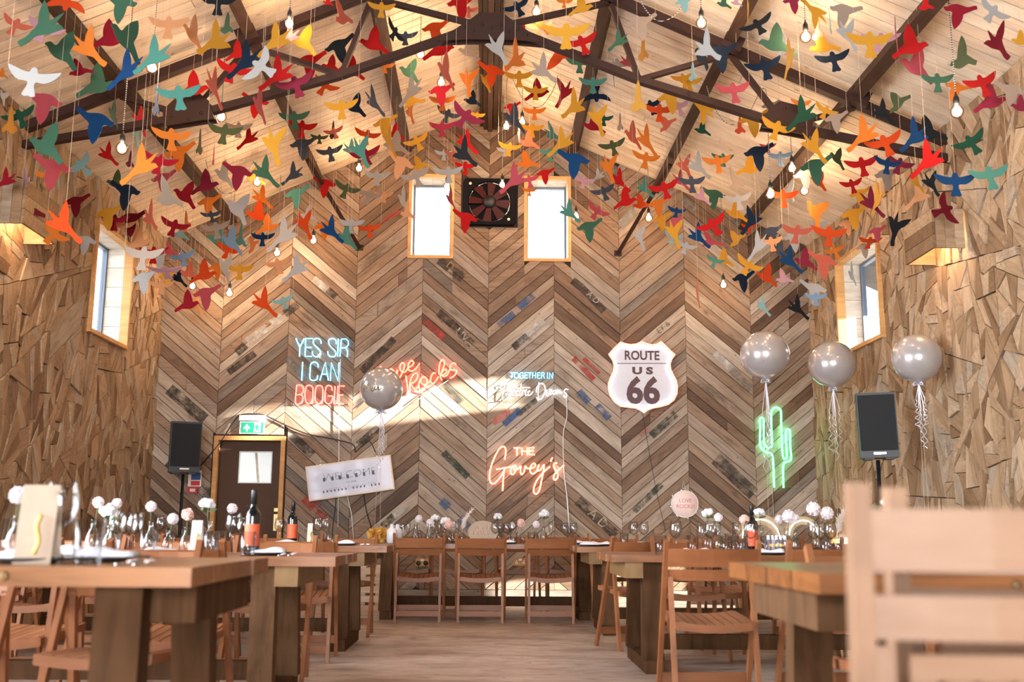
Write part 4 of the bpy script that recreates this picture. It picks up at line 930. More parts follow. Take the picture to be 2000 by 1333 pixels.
e = empty('neon_sign', 'neon sign reading TOGETHER IN in blue above white script on a clear panel', 'neon sign')
O, S = (965, 715), 0.0775
neon(e, O, S, [[[(405, 170), (505, 167)], [(455, 170), (455, 310)]], [[(850, 170), (775, 170), (770, 310), (845, 310)], [(773, 240), (840, 240)]], [[(862, 172), (945, 172)], [(903, 172), (900, 315)]], [[(975, 168), (968, 315)], [(1050, 168), (1045, 315)], [(972, 240), (1048, 240)]],
               [[(1160, 172), (1100, 172), (1095, 312), (1160, 312)], [(1098, 240), (1150, 240)]], [[(1190, 315), (1198, 172), (1250, 172), (1270, 205), (1250, 240), (1195, 242)], [(1240, 242), (1275, 318)]], [[(1345, 170), (1340, 318)]], [[(1390, 320), (1398, 172), (1475, 318), (1482, 170)]]], NEON['blue2'], 0.0045, smooth=False)
neon(e, O, S, [[['o', (560, 168), (605, 195), (612, 240), (602, 288), (560, 312), (520, 288), (510, 240), (518, 195)]], [[(735, 190), (700, 167), (660, 180), (640, 240), (660, 300), (700, 312), (735, 290), (737, 245), (695, 245)]]], NEON['blue2'], 0.0045)
neon(e, O, S, [[[(165, 575), (140, 530), (180, 490), (300, 460), (420, 435), (490, 440), (510, 480)], [(275, 455), (240, 600), (215, 750), (215, 850), (260, 865), (330, 800), (390, 720)], [(145, 690), (250, 650), (330, 628), (380, 615)]],
               [[(390, 720), (440, 600), (500, 500), (490, 440), (450, 480), (420, 650), (400, 870)]], [[(450, 680), (510, 640), (520, 600), (470, 610), (450, 680), (470, 745), (530, 740), (570, 690)]], [[(620, 640), (580, 630), (555, 690), (575, 750), (630, 730)]],
               [[(685, 460), (665, 600), (645, 740), (690, 750)], [(530, 565), (640, 556), (780, 550), (900, 545)]], [[(700, 740), (730, 620), (760, 612), (775, 650)]], [[(810, 590), (790, 700), (800, 745), (835, 735)]], [[(910, 640), (870, 650), (850, 710), (880, 750), (940, 710), (975, 655)]],
               [[(1130, 420), (1115, 560), (1110, 700), (1110, 890)], [(1060, 670), (1075, 560), (1120, 480), (1190, 440), (1260, 480), (1290, 580), (1260, 720), (1190, 830), (1110, 850), (1065, 795)]], [[(1290, 600), (1320, 620), (1330, 680), (1310, 740), (1350, 760), (1390, 700)]],
               [[(1400, 680), (1450, 640), (1450, 600), (1410, 610), (1395, 690), (1430, 730), (1480, 690)]], [[(1560, 630), (1510, 620), (1480, 680), (1510, 720), (1555, 670), (1570, 620), (1572, 710)]], [[(1580, 700), (1600, 600), (1620, 640), (1630, 690), (1650, 620), (1670, 640), (1682, 690), (1720, 660)]],
               [[(1870, 600), (1800, 590), (1760, 650), (1820, 700), (1830, 770), (1780, 795), (1755, 750)]]], NEON['white'], 0.0042)
px_panel(e, 'acrylic_panel', 973, 724, 1112, 788, 0.034, 0.003, MAT['acrylic']); pins(e, [(976, 727), (1109, 727), (976, 785), (1109, 785)], 0.06)
MB().tube([tuple(v) for v in cat_rom([wall_pt(a, b, 0.05) for a, b in ((1106, 778), (1107, 815), (1100, 850), (1102, 930), (1108, 975), (1112, 1040))], 4)], 0.005, 6).build('white_cord', MAT['white'], e)

e = empty('neon_sign', 'warm white neon sign of a family name in script under THE', 'neon sign')
O, S = (945, 860), 0.08625
neon(e, O, S, [[[(675, 180), (830, 178)], [(755, 180), (752, 350)]], [[(862, 175), (862, 345)], [(985, 170), (985, 345)], [(862, 255), (985, 255)]], [[(1145, 175), (1025, 175), (1030, 330), (1155, 330)], [(1028, 245), (1135, 245)]], [[(1555, 400), (1510, 490)]]], NEON['warm'], 0.0085, smooth=False)
neon(e, O, S, [[[(470, 440), (490, 340), (500, 230), (470, 160), (420, 150), (340, 220), (240, 400), (160, 620), (130, 800), (140, 930), (190, 990), (260, 970), (360, 860), (450, 720), (470, 640)], [(280, 665), (350, 655), (470, 636), (600, 605)], [(470, 640), (455, 750), (440, 900), (425, 1155)]],
               [[(700, 580), (640, 600), (605, 690), (620, 770), (670, 770), (720, 700), (735, 610), (700, 575), (670, 620), (700, 680), (770, 660), (840, 585)]], [[(840, 585), (830, 700), (850, 785), (900, 740), (930, 640), (940, 590), (980, 640), (1050, 650)]],
               [[(1050, 650), (1130, 620), (1170, 560), (1130, 530), (1075, 580), (1045, 670), (1070, 750), (1130, 760), (1200, 700), (1250, 560)]],
               [[(1250, 560), (1215, 650), (1230, 700), (1290, 670), (1365, 560), (1340, 760), (1300, 950), (1260, 1130), (1200, 1220), (1140, 1200), (1130, 1100), (1200, 920), (1350, 730), (1500, 600)]],
               [[(1660, 520), (1600, 530), (1580, 600), (1620, 680), (1670, 760), (1670, 850), (1620, 905), (1580, 870), (1600, 780), (1700, 670), (1820, 570)]]], NEON['warm'], 0.0085)
pins(e, [(975, 880), (1030, 880), (1092, 915), (985, 950)], 0.07)
MB().tube([wall_pt(1100, 912, 0.05), wall_pt(1106, 960, 0.05), wall_pt(1112, 1040, 0.05)], 0.005, 6).build('white_cord', MAT['white'], e)

e = empty('neon_sign', 'green neon cactus outline on a wire grid panel', 'neon sign')
O, S = (1460, 780), 0.135
neon(e, O, S, [[[(385, 1280), (375, 1000), (365, 850), (340, 790), (250, 760), (195, 700), (180, 600), (185, 420), (175, 320), (185, 275), (215, 275), (235, 320), (235, 560), (245, 650), (290, 700), (340, 695), (355, 650), (345, 400), (345, 200), (375, 140), (420, 122), (465, 145), (485, 200), (490, 500), (500, 700), (515, 840), (545, 865), (570, 830), (565, 700), (555, 480), (575, 440), (605, 445), (615, 500), (620, 700), (630, 820), (620, 890), (550, 915), (520, 950), (515, 1100), (520, 1285)]]], NEON['green'], 0.011, name='tube')
g = MB()
a, b = wall_pt(1474, 788, 0.05), wall_pt(1560, 952, 0.05)
for i in range(29):
    x = a.x+(b.x-a.x)*i/28; g.tube([(x, a.y, b.z), (x, a.y, a.z)], 0.0016, 3)
for i in range(6):
    z = b.z+(a.z-b.z)*i/5; g.tube([(a.x, a.y, z), (b.x, a.y, z)], 0.0016, 3)
o = g.build('wire_grid', MAT['brass'], e); o['kind'] = 'stuff'
MB().tube([wall_pt(1510, 950, 0.05), wall_pt(1513, 1000, 0.05), wall_pt(1509, 1060, 0.05)], 0.003, 5).build('cord', MAT['black'], e)

# --- road shield
e = empty('road_shield_sign', 'white ROUTE US 66 road shield edged with pink and white neon', 'sign')
O, S = (1175, 655), 0.12
SH = [(310, 115), (370, 140), (470, 160), (560, 150), (650, 110), (720, 140), (820, 165), (900, 150), (965, 108), (1050, 190), (1130, 270), (1190, 320), (1140, 390), (1110, 470), (1120, 560), (1160, 650), (1210, 740), (1230, 840), (1220, 960), (1170, 1060), (1080, 1130), (960, 1165), (820, 1190), (740, 1225), (690, 1270), (640, 1230), (560, 1190), (440, 1175), (310, 1160), (210, 1090), (140, 990), (110, 880), (110, 790), (140, 700), (190, 600), (205, 500), (180, 410), (115, 315), (200, 220)]
pts = [wall_pt(O[0]+a*S, O[1]+b*S, 0.1) for a, b in SH]
MAT['shield'] = plain('white enamel shield', (0.60, 0.60, 0.66), 0.35)
MB().prism([(p.x, p.z) for p in pts], 0.055, lambda a, b, w: (a, YW-0.10+w, b)).build('shield_board', MAT['shield'], e)
MB().tube([p-Vector((0, 0.012, 0)) for p in pts], 0.0085, 6, True).build('outer_tube', NEON['pink'], e)
cx, cy = 668, 660
def inset(a, b, k=52):
    d = math.hypot(a-cx, b-cy); return (cx+(a-cx)*(d-k)/d, cy+(b-cy)*(d-k)/d)
ins = [wall_pt(O[0]+inset(a, b)[0]*S, O[1]+inset(a, b)[1]*S, 0.118) for a, b in SH]
MB().tube(ins, 0.007, 6, True).build('inner_tube', NEON['ice'], e)
MAT['ink'] = plain('dark brown lettering', (0.075, 0.03, 0.032), 0.5)
def face_text(txt, px, py, hpx, sx, bold, off, parent, name, mat=None, font_k=1.40, ang=0.0):
    o = wall_text(txt, px, py, hpx*12.15/FPX*font_k/1.35, ang, mat or MAT['ink'], off, parent, name, bold=bold); o.scale = (sx, 1, 1); return o
face_text('ROUTE', O[0]+655*S, O[1]+338*S, 150*S, 0.86, 0.004, 0.1012, e, 'lettering')
face_text('U S', O[0]+665*S, O[1]+585*S, 112*S, 1.5, 0.006, 0.1012, e, 'lettering')
face_text('66', O[0]+675*S, O[1]+925*S, 375*S*1.12, 0.94, 0.016, 0.1012, e, 'lettering')
p, q = wall_pt(O[0]+250*S, O[1]+460*S, 0.1012), wall_pt(O[0]+1055*S, O[1]+460*S, 0.1012)
MB().bar(p, q, 0.0015, 0.008, up=(0, 0, 1)).build('dividing_line', MAT['ink'], e)
pins(e, [(1205, 700), (1305, 700), (1256, 790)], 0.05)

# --- welcome light box
c0 = wall_pt(684.5, 934.5, 0.09)
e = empty('light_box_sign', 'tilted white lightbox reading WELCOME TO OUR HAPPILY EVER AFTER', 'sign'); e.location = c0; e.rotation_euler = (0, -R(8.6), 0)
WB, HB = 0.985, 0.40
for lo, hi in (((-WB/2, -0.045, -HB/2), (WB/2, 0.045, -HB/2+0.014)), ((-WB/2, -0.045, HB/2-0.014), (WB/2, 0.045, HB/2)), ((-WB/2, -0.045, -HB/2+0.014), (-WB/2+0.014, 0.045, HB/2-0.014)), ((WB/2-0.014, -0.045, -HB/2+0.014), (WB/2, 0.045, HB/2-0.014))):
    MB().bbox(lo, hi).build('box_side', MAT['pine'], e)
MB().bbox((-WB/2+0.014, 0.035, -HB/2+0.014), (WB/2-0.014, 0.042, HB/2-0.014)).build('back_panel', MAT['white'], e)
t = NT('lit diffuser'); t.t.nodes.remove(t.b)
df = t.n('ShaderNodeBsdfDiffuse'); df.inputs[0].default_value = (0.72, 0.74, 0.84, 1); tl = t.n('ShaderNodeBsdfTranslucent'); tl.inputs[0].default_value = (0.8, 0.82, 0.9, 1)
mx = t.n('ShaderNodeMixShader'); mx.inputs[0].default_value = 0.6; t.l(df.outputs[0], mx.inputs[1]); t.l(tl.outputs[0], mx.inputs[2]); t.l(mx.outputs[0], t.out.inputs[0])
MB().bbox((-WB/2+0.014, -0.042, -HB/2+0.014), (WB/2-0.014, -0.038, HB/2-0.014)).build('diffuser', t.m, e)
for bx_, bz in ((-0.40, 0.11), (-0.14, 0.12), (0.13, 0.12), (0.39, 0.13), (-0.41, -0.03), (0.40, 0.0), (-0.40, -0.145), (-0.10, -0.14), (0.15, -0.13), (0.41, -0.12)):
    ld = bpy.data.lights.new('box_bulb', 'POINT'); lo = bpy.data.objects.new('box_bulb', ld); COL.objects.link(lo); lo.parent = e; lo.location = (bx_, -0.002, bz)
    ld.energy = 2.6; ld.color = (1.0, 0.93, 0.86); ld.shadow_soft_size = 0.012
def box_text(txt, x, z, h, sx, bold=0.0, name='lettering'):
    cu = bpy.data.curves.new(name, 'FONT'); cu.body = txt; cu.size = h*1.37; cu.align_x = 'CENTER'; cu.align_y = 'CENTER'; cu.extrude = 0.0005; cu.offset = bold; cu.resolution_u = 3
    o = text_object(cu, name, MAT['black']); o.parent = e; o.location = (x, -0.0435, z); o.rotation_euler = (R(90), 0, 0); o.scale = (sx, 1, 1); return o
box_text('WELCOME', 0.0, 0.040, 0.088, 1.05, -0.0035)
for i, x in enumerate((-0.295, -0.20, -0.115, -0.025, 0.075, 0.165, 0.27)):
    MB().bbox((x-0.014, -0.0445, 0.0), (x+0.014, -0.0425, 0.044)).build('letter_block', MAT['black'], e)
box_text('TO OUR', 0.01, -0.045, 0.016, 1.4)
box_text('HAPPILY EVER AFTER', 0.0, -0.105, 0.046, 0.98, -0.002)
for i in range(16):
    if i in (7, 12): continue
    x = -0.315+i*0.0425
    MB().bbox((x-0.007, -0.0445, -0.128), (x+0.007, -0.0425, -0.104)).build('letter_block', MAT['black'], e)
for x in (-0.33, 0.33):
    MB().tube([(x, 0, HB/2), (x*0.96, 0.05, HB/2+0.06), (x*0.9, 0.085, HB/2+0.09)], 0.006, 6).build('hanging_chain', MAT['chrome'], e)
MB().tube([(-0.06, 0, -HB/2), (-0.04, 0.03, -HB/2-0.2), (-0.05, 0.04, -HB/2-0.5)], 0.005, 6).build('white_cord', MAT['white'], e)

# --- exit sign over the door
e = empty('exit_sign', 'green running man exit sign hanging from a white lamp over the brown door', 'exit sign')
O, S = (410, 800), 0.12
MAT['exitgreen'] = emit('lit green sign', (0.0, 0.20, 0.10), 1.0)
MAT['exitwhite'] = emit('lit white sign', (0.75, 0.8, 0.78), 0.75)
px_panel(e, 'lamp_housing', O[0]+490*S, O[1]+100*S, O[0]+908*S, O[1]+190*S, 0.05, 0.075, MAT['white'])
px_panel(e, 'clear_plate', O[0]+490*S, O[1]+191*S, O[0]+885*S, O[1]+400*S, 0.055, 0.006, MAT['white'])
px_panel(e, 'green_panel', O[0]+515*S, O[1]+210*S, O[0]+862*S, O[1]+385*S, 0.0605, 0.004, MAT['exitgreen'])
px_panel(e, 'white_square', O[0]+722*S, O[1]+218*S, O[0]+826*S, O[1]+372*S, 0.0635, 0.002, MAT['exitwhite'])
px_panel(e, 'indicator', O[0]+598*S, O[1]+132*S, O[0]+622*S, O[1]+148*S, 0.089, 0.004, NEON['green'])
def sign_poly(name, pts, off, mat):
    q = [wall_pt(O[0]+a*S, O[1]+b*S, off) for a, b in pts]
    MB().prism([(p.x, p.z) for p in q], 0.002, lambda a, b, w: (a, YW-off+w, b)).build(name, mat, e)
sign_poly('arrow', [(600, 240), (655, 305), (650, 325), (615, 298), (612, 358), (585, 358), (585, 298), (548, 325), (545, 305)], 0.0645, MAT['exitwhite'])
sign_poly('running_man', [(745, 260), (768, 262), (800, 275), (810, 300), (798, 302), (786, 288), (780, 310), (790, 330), (825, 330), (825, 342), (780, 342), (766, 325), (752, 372), (738, 368), (752, 318), (756, 285), (735, 300), (725, 290)], 0.0665, MAT['exitgreen'])
p = wall_pt(O[0]+755*S, O[1]+242*S, 0.066); MB().lathe([(0.001, -0.001), (0.008, -0.001), (0.008, 0.001), (0.001, 0.001)], 10, p, Matrix.Rotation(R(90), 3, 'X')).build('running_man_head', MAT['exitgreen'], e)

# --- tambourine
e = empty('tambourine', 'pink and white tambourine lettered LOVE ROCKS hanging on the chevron wall', 'tambourine')
c0 = wall_pt(1337, 985, 0.06); e.location = c0; MR = Matrix.Rotation(R(90), 3, 'X')
MAT['skin'] = plain('pale pink drum skin', (0.86, 0.68, 0.66), 0.5); MAT['rose'] = plain('rose gold lettering', (0.62, 0.20, 0.15), 0.45, 0.4)
MB().lathe([(0.150, -0.03), (0.158, -0.03), (0.158, 0.03), (0.150, 0.03), (0.150, -0.03)], 32, (0, 0, 0), MR).build('hoop', MAT['white'], e)
hoop = e.children[0]
MB().lathe([(0.001, 0.024), (0.150, 0.024), (0.150, 0.028), (0.001, 0.028)], 32, (0, 0, 0), MR).build('drum_skin', MAT['skin'], e)
for i in range(8):
    a = i*PI/4+0.2; MB().lathe([(0.001, -0.003), (0.018, -0.003), (0.018, 0.003), (0.001, 0.003)], 10, (0.160*math.cos(a), -0.01, 0.160*math.sin(a)), MR).build('jingle', MAT['chrome'], hoop)
for txt, z in (('LOVE', 0.035), ('ROCKS!', -0.03)):
    cu = bpy.data.curves.new('lettering', 'FONT'); cu.body = txt; cu.size = 0.062; cu.align_x = 'CENTER'; cu.align_y = 'CENTER'; cu.extrude = 0.001
    o = text_object(cu, 'lettering', MAT['rose']); o.parent = e; o.location = (0.005, -0.030, z); o.rotation_euler = (R(90), 0, 0)
MB().tube([(-0.02, 0.02, 0.155), (0.0, 0.035, 0.28), (0.02, 0.02, 0.155)], 0.003, 5).build('hanging_string', MAT['linen'], e)

# --- extractor fan
e = empty('extractor_fan', 'square black extractor fan with dark red blades between the gable windows', 'fan')
fx, fz = (FAN[0]+FAN[1])/2, (FAN[2]+FAN[3])/2; FWD, FHT = FAN[1]-FAN[0], FAN[3]-FAN[2]; e.location = (fx, YW-0.06, fz)
MAT['fanred'] = plain('dark red fan blade', (0.035, 0.005, 0.006), 0.6, Specular_IOR_Level=0.2)
ring = MB()
n = 40
ov = []; iv = []
for k in range(n):
    a = 2*PI*k/n; ca, sa = math.cos(a), math.sin(a); m_ = 1/max(abs(ca)/(FWD/2), abs(sa)/(FHT/2)); ov.append((ca*m_, sa*m_)); iv.append((ca*0.262, sa*0.262))
for k in range(n):
    j = (k+1) % n; ring.add([(ov[k][0], -0.02, ov[k][1]), (ov[j][0], -0.02, ov[j][1]), (iv[j][0], -0.02, iv[j][1]), (iv[k][0], -0.02, iv[k][1])], [(0, 1, 2, 3)])
    ring.add([(iv[k][0], -0.02, iv[k][1]), (iv[j][0], -0.02, iv[j][1]), (iv[j][0]*0.97, 0.05, iv[j][1]*0.97), (iv[k][0]*0.97, 0.05, iv[k][1]*0.97)], [(0, 1, 2, 3)])
    ring.add([(ov[k][0], -0.02, ov[k][1]), (ov[j][0], -0.02, ov[j][1]), (ov[j][0], 0.055, ov[j][1]), (ov[k][0], 0.055, ov[k][1])], [(0, 1, 2, 3)])
MAT['matblack'] = plain('matt black paint', (0.006, 0.006, 0.008), 0.9, 0.0, Specular_IOR_Level=0.08)
ring.build('fan_plate', MAT['matblack'], e)
MB().bbox((-0.27, 0.045, -0.27), (0.27, 0.055, 0.27)).build('fan_back', MAT['matblack'], e)
for k in range(8):
    a = k*PI/4+0.1; M = Matrix.Rotation(a, 3, 'Y')
    vs = [M @ Vector(v) for v in ((0.075, 0.02, -0.03), (0.245, 0.03, -0.062), (0.25, -0.005, 0.05), (0.08, 0.0, 0.028))]
    vs += [v+Vector((0, 0.006, 0)) for v in vs]
    MB().add(vs, [(0, 1, 2, 3), (7, 6, 5, 4), (0, 4, 5, 1), (1, 5, 6, 2), (2, 6, 7, 3), (3, 7, 4, 0)]).build('fan_blade', MAT['fanred'], e)
MB().lathe([(0.001, -0.03), (0.055, -0.03), (0.078, -0.005), (0.078, 0.04), (0.001, 0.04)], 20, (0, 0, 0), Matrix.Rotation(-R(90), 3, 'X')).build('hub', MAT['blackmetal'], e)
MB().lathe([(0.248, -0.026), (0.254, -0.026), (0.254, -0.02), (0.248, -0.02), (0.248, -0.026)], 32, (0, 0, 0), Matrix.Rotation(R(90), 3, 'X')).build('guard_ring', MAT['chrome'], e)
for sx in (-1, 1):
    for sz in (-1, 1): MB().lathe([(0.001, 0.02), (0.018, 0.02), (0.018, 0.026), (0.001, 0.026)], 8, (sx*0.235, 0, sz*0.225), MR).build('corner_bolt', MAT['blush'], e)

# --- speakers on stands
def speaker(name_label, stand_label, px, py_top, py_bot, Y, rz, tilt, k=1.0):
    a, b = atY(px, py_top, Y), atY(px, py_bot, Y); H = a.z-b.z
    e = empty('loudspeaker', name_label, 'speaker', (b.x, Y, b.z), rz); e.rotation_euler = (0, tilt, rz)
    poly = [(a*k, b*k) for a, b in [(-0.19, -0.15), (0.19, -0.15), (0.185, 0.02), (0.11, 0.19), (-0.11, 0.19), (-0.185, 0.02)]]
    MB().prism(poly, H, lambda u, v, w: (u, v, w)).build('cabinet', MAT['black'], e)
    gr_ = MB().bbox((-0.178*k, -0.15*k-0.008, 0.06), (0.178*k, -0.15*k, H-0.02)).build('grille', MAT['grille'], e)
    MB().bbox((-0.05, -0.15*k-0.004, 0.028), (0.05, -0.15*k, 0.045)).build('badge', MAT['chrome'], gr_)
    for s in (-1, 1): MB().bbox((s*0.1*k-0.04, -0.10, -0.012), (s*0.1*k+0.04, 0.1, 0.0)).build('foot_pad', MAT['black'], e)
    st = empty('speaker_stand', stand_label, 'stand', (b.x, Y+0.02, 0), rz)
    MB().tube([(0, 0, 0.25), (0, 0, b.z-0.014)], 0.0175, 10).build('pole', MAT['blackmetal'], st)
    MB().lathe([(0.02, 0.62), (0.032, 0.63), (0.032, 0.74), (0.02, 0.75)], 10).build('collar', MAT['black'], st)
    for k in range(3):
        an = k*2*PI/3+0.5
        MB().tube([(0.03*math.cos(an), 0.03*math.sin(an), 0.62), (0.36*math.cos(an), 0.36*math.sin(an), 0.015)], 0.012, 8).build('leg', MAT['blackmetal'], st)
MAT['grille'] = plain('black speaker grille', (0.008, 0.009, 0.011), 0.85)
speaker('black loudspeaker in front of the sunlit offcut wall below a silver balloon', 'black tripod stand under the loudspeaker by the sunlit wall', 1716, 771, 896, 9.0, R(-14), R(-1.5), 0.85)
speaker('black loudspeaker in the corner beside the exit door', 'black tripod stand under the loudspeaker beside the exit door', 357, 826, 924, 11.5, R(22), 0, 0.85)

# --- timber box lamps on the side walls
def box_lamp(sgn, y0, y1, z0, z1, label):
    e = empty('wall_lamp', label, 'wall lamp', (sgn*XW, (y0+y1)/2, (z0+z1)/2)); L = y1-y0; H = z1-z0; D = 0.29
    fn = lambda u: -sgn*u
    def bx(name, lo, hi, mat=MAT['shard']):
        l = [min(fn(lo[0]), fn(hi[0])), lo[1], lo[2]]; h = [max(fn(lo[0]), fn(hi[0])), hi[1], hi[2]]; return MB().bbox(l, h).build(name, mat, e)
    for i in range(3): bx('front_slat', (D-0.02, -L/2, -H/2+H*i/3+0.002), (D, L/2, -H/2+H*(i+1)/3-0.002))
    for i in range(3): bx('end_slat', (0.03+(D-0.05)*i/3, -L/2, -H/2), (0.03+(D-0.05)*(i+1)/3-0.003, -L/2+0.02, H/2))
    bx('end_board', (0.03, L/2-0.02, -H/2), (D-0.02, L/2, H/2)); bx('top_board', (0.03, -L/2+0.02, H/2-0.02), (D-0.02, L/2-0.02, H/2), MAT['pine'])
    MB().tube([(fn(0.15), -L*0.3, H*0.2), (fn(0.15), L*0.3, H*0.2)], 0.02, 8).build('lamp_tube', MAT['lamptube'], e)
    ld = bpy.data.lights.new('wall_lamp_light', 'POINT'); lo = bpy.data.objects.new('wall_lamp_light', ld); COL.objects.link(lo); lo.parent = e; lo.location = (fn(0.15), 0, 0.0)
    ld.energy = 16; ld.color = (1.0, 0.66, 0.36); ld.shadow_soft_size = 0.05
MAT['lamptube'] = emit('warm lamp tube', (1.0, 0.62, 0.3), 10.0)
box_lamp(1, 8.08, 8.66, 3.11, 3.44, 'slatted timber box lamp glowing downwards on the sunlit offcut wall')
box_lamp(-1, 7.85, 8.48, 3.15, 3.50, 'slatted timber box lamp glowing downwards on the offcut wall opposite the sun')

# --- notices, call point, sockets, cables
e = empty('fire_notice', 'blue and red fire action notice on the wall beside the exit door', 'notice')
px_panel(e, 'board', 368.5, 919, 392.5, 951, 0.034, 0.004, MAT['white'])
MAT['blue'] = plain('notice blue', (0.02, 0.10, 0.33), 0.5); MAT['red'] = plain('notice red', (0.52, 0.025, 0.03), 0.45)
px_panel(e, 'blue_field', 374, 924, 391.5, 938, 0.037, 0.003, MAT['blue']); px_panel(e, 'red_field', 373, 940, 390, 949, 0.037, 0.003, MAT['red'])
e = empty('call_point', 'small red fire alarm call point under the blue notice', 'alarm')
cs_ = px_panel(e, 'case', 367.5, 951.5, 385.5, 964, 0.05, 0.05, MAT['red']); px_panel(cs_, 'press_plate', 371, 955, 381, 961, 0.0765, 0.003, MAT['white'])
def socket(x, y, plugs, label):
    e = empty('wall_socket', label, 'socket'); a = wall_pt(x, y, 0.03); e.location = a
    MB().bbox((-0.075, -0.008, -0.043), (0.075, 0.008, 0.043)).build('face_plate', MAT['ply'], e)
    MB().bbox((-0.018, -0.013, 0.012), (0.018, -0.008, 0.036)).build('switch', MAT['white'], e)
    for s in (-1, 1):
        if plugs:
            MB().lathe([(0.001, 0.008), (0.028, 0.008), (0.024, 0.04), (0.001, 0.042)], 12, (s*0.042, 0, -0.01), MR).build('plug', MAT['black'], e); pg_ = e.children[-1]
            MB().tube([(s*0.042, -0.03, -0.03), (s*0.045, -0.03, -0.12), (s*0.03, -0.02, -0.3)], 0.004, 6).build('plug_cord', MAT['black'], pg_)
        else:
            MB().bbox((s*0.042-0.008, -0.011, 0.0), (s*0.042+0.008, -0.008, 0.016)).build('earth_slot', MAT['white'], e)
            MB().bbox((s*0.042-0.018, -0.011, -0.022), (s*0.042+0.018, -0.008, -0.004)).build('live_slot', MAT['white'], e)
socket(824.5, 1099, True, 'double wall socket holding two black plugs under the head table')
socket(1016, 1098, False, 'empty double wall socket with white inserts under the head table')
def cable(pts, r, label, mat):
    o = MB().tube([tuple(v) for v in cat_rom([wall_pt(a, b, 0.045) for a, b in pts], 5)], r, 6).build('cable', mat); mark(o, label, 'cable')
cable([(384, 918), (405, 895), (432, 862), (455, 826), (470, 811), (500, 809), (520, 813), (560, 832), (600, 848), (645, 857), (688, 868), (694, 884)], 0.008, 'black cable looping over the exit sign along the wall', MAT['black'])
cable([(694, 884), (720, 862), (736, 890)], 0.006, 'short black cable hanging above the welcome lightbox', MAT['black'])
cable([(657, 958), (655, 990), (650, 1030), (649, 1060)], 0.006, 'black cable falling below the welcome lightbox', MAT['black'])
cable([(710, 965), (716, 1000), (728, 1040)], 0.006, 'grey cable slanting below the welcome lightbox', MAT['blackmetal'])
cable([(1255, 806), (1262, 850), (1280, 950), (1300, 1040)], 0.003, 'thin dark wire falling from the road shield', MAT['black'])

# --- silver balloons
t = NT('silver pearl balloon'); b_ = t.b
b_.inputs['Base Color'].default_value = (0.42, 0.40, 0.41, 1); b_.inputs['Metallic'].default_value = 0.35; b_.inputs['Roughness'].default_value = 0.22; b_.inputs['Coat Weight'].default_value = 0.8; b_.inputs['Coat Roughness'].default_value = 0.05
vec, _ = t.coords((1, 1, 1)); vo = t.n('ShaderNodeTexVoronoi'); vo.inputs['Scale'].default_value = 26; t.l(vec, vo.inputs['Vector'])
sp_ = t.ramp(vo.outputs['Distance'], [(0, (1, 1, 1)), (0.10, (1, 1, 1)), (0.14, (0, 0, 0))]); nz = t.noise(vec, 3, 2); ns = t.ramp(nz, [(0.5, (0, 0, 0)), (0.6, (0.5, 0.5, 0.5))]); mk = t.mix(1.0, sp_, ns, 'MULTIPLY')
cc = t.mix(mk, (0.44, 0.415, 0.415), (0.80, 0.78, 0.78)); t.l(cc, b_.inputs['Base Color'])
MAT['balloon'] = t.m
MAT['ribbon'] = plain('silver ribbon', (0.66, 0.66, 0.74), 0.3, 0.4)
def balloon(x, y, rpx, Y, rib, label, seed, zend, gold=False):
    r = random.Random(seed); c0 = atY(x, y, Y); rad = rpx*Y/FPX
    e = empty('balloon', label, 'balloon', c0, 0, 'silver balloons')
    n, m = 28, 18
    prof = [(0.001, -rad*1.05)]+[(rad*math.sin(PI*i/m), -rad*0.985*math.cos(PI*i/m)) for i in range(1, m)]+[(0.001, rad*0.985)]
    prof[1] = (rad*0.06, -rad*1.0)
    MB().lathe(prof, n).build('envelope', MAT['balloon'], e)
    MB().lathe([(0.008, -rad*1.05), (0.022, -rad*1.12), (0.004, -rad*1.13)], 8).build('neck', MAT['balloon'], e)
    for k in range(4):
        a = k*PI/2+0.4; MB().tube([(0, 0, -rad*1.06), (0.045*math.cos(a), 0.03*math.sin(a), -rad*1.0), (0.06*math.cos(a), 0.04*math.sin(a), -rad*1.12), (0, 0, -rad*1.06)], 0.008, 5).build('bow_loop', MAT['ribbon'], e)
    for k in range(5):
        L = rib*r.uniform(0.6, 1.05); ph = r.uniform(0, 6); ox = r.uniform(-0.05, 0.05); cr = r.uniform(0.012, 0.03); pts = []
        nn = 46
        for i in range(nn+1):
            tt = i/nn; amp = cr*max(0, tt-0.3)*1.4
            pts.append((ox*min(1, tt*3)+amp*math.cos(ph+tt*44), amp*math.sin(ph+tt*44), -rad*1.06-L*tt))
        MB().tube(pts, 0.0035, 4).build('curling_ribbon', MAT['ribbon'], e)
    for dx in (-0.02, 0.02): MB().tube([(dx*0.2, 0, -rad*1.06), (dx*1.5, 0, zend-c0.z)], 0.0015, 3).build('tether', MAT['thread'], e)
    return e, rad
e, rad = balloon(745, 760, 42.5, 10.6, 0.62, 'silver balloon with gold script before the orange neon', 1, 0.71)
gp = []
MAT['goldink'] = plain('gold script', (0.40, 0.27, 0.10), 0.35, 0.7)
for st in ([(-0.75, -0.22), (-0.68, 0.08), (-0.62, -0.1), (-0.52, 0.12), (-0.5, -0.2)], [(-0.3, -0.05), (-0.38, -0.18), (-0.25, -0.2), (-0.2, 0.0), (-0.18, -0.2), (-0.02, -0.02), (-0.05, -0.18), (0.12, -0.1)]):
    q = []
    for u, v in cat_rom([(a, b, 0) for a, b in st], 4) and [(w.x, w.y) for w in cat_rom([(a, b, 0) for a, b in st], 4)]:
        yy = -math.sqrt(max(0.02, 1.0-u*u-v*v)); q.append((u*rad, yy*rad*1.004, v*rad))
    MB().tube(q, 0.005, 4).build('script_letter', MAT['goldink'], e)
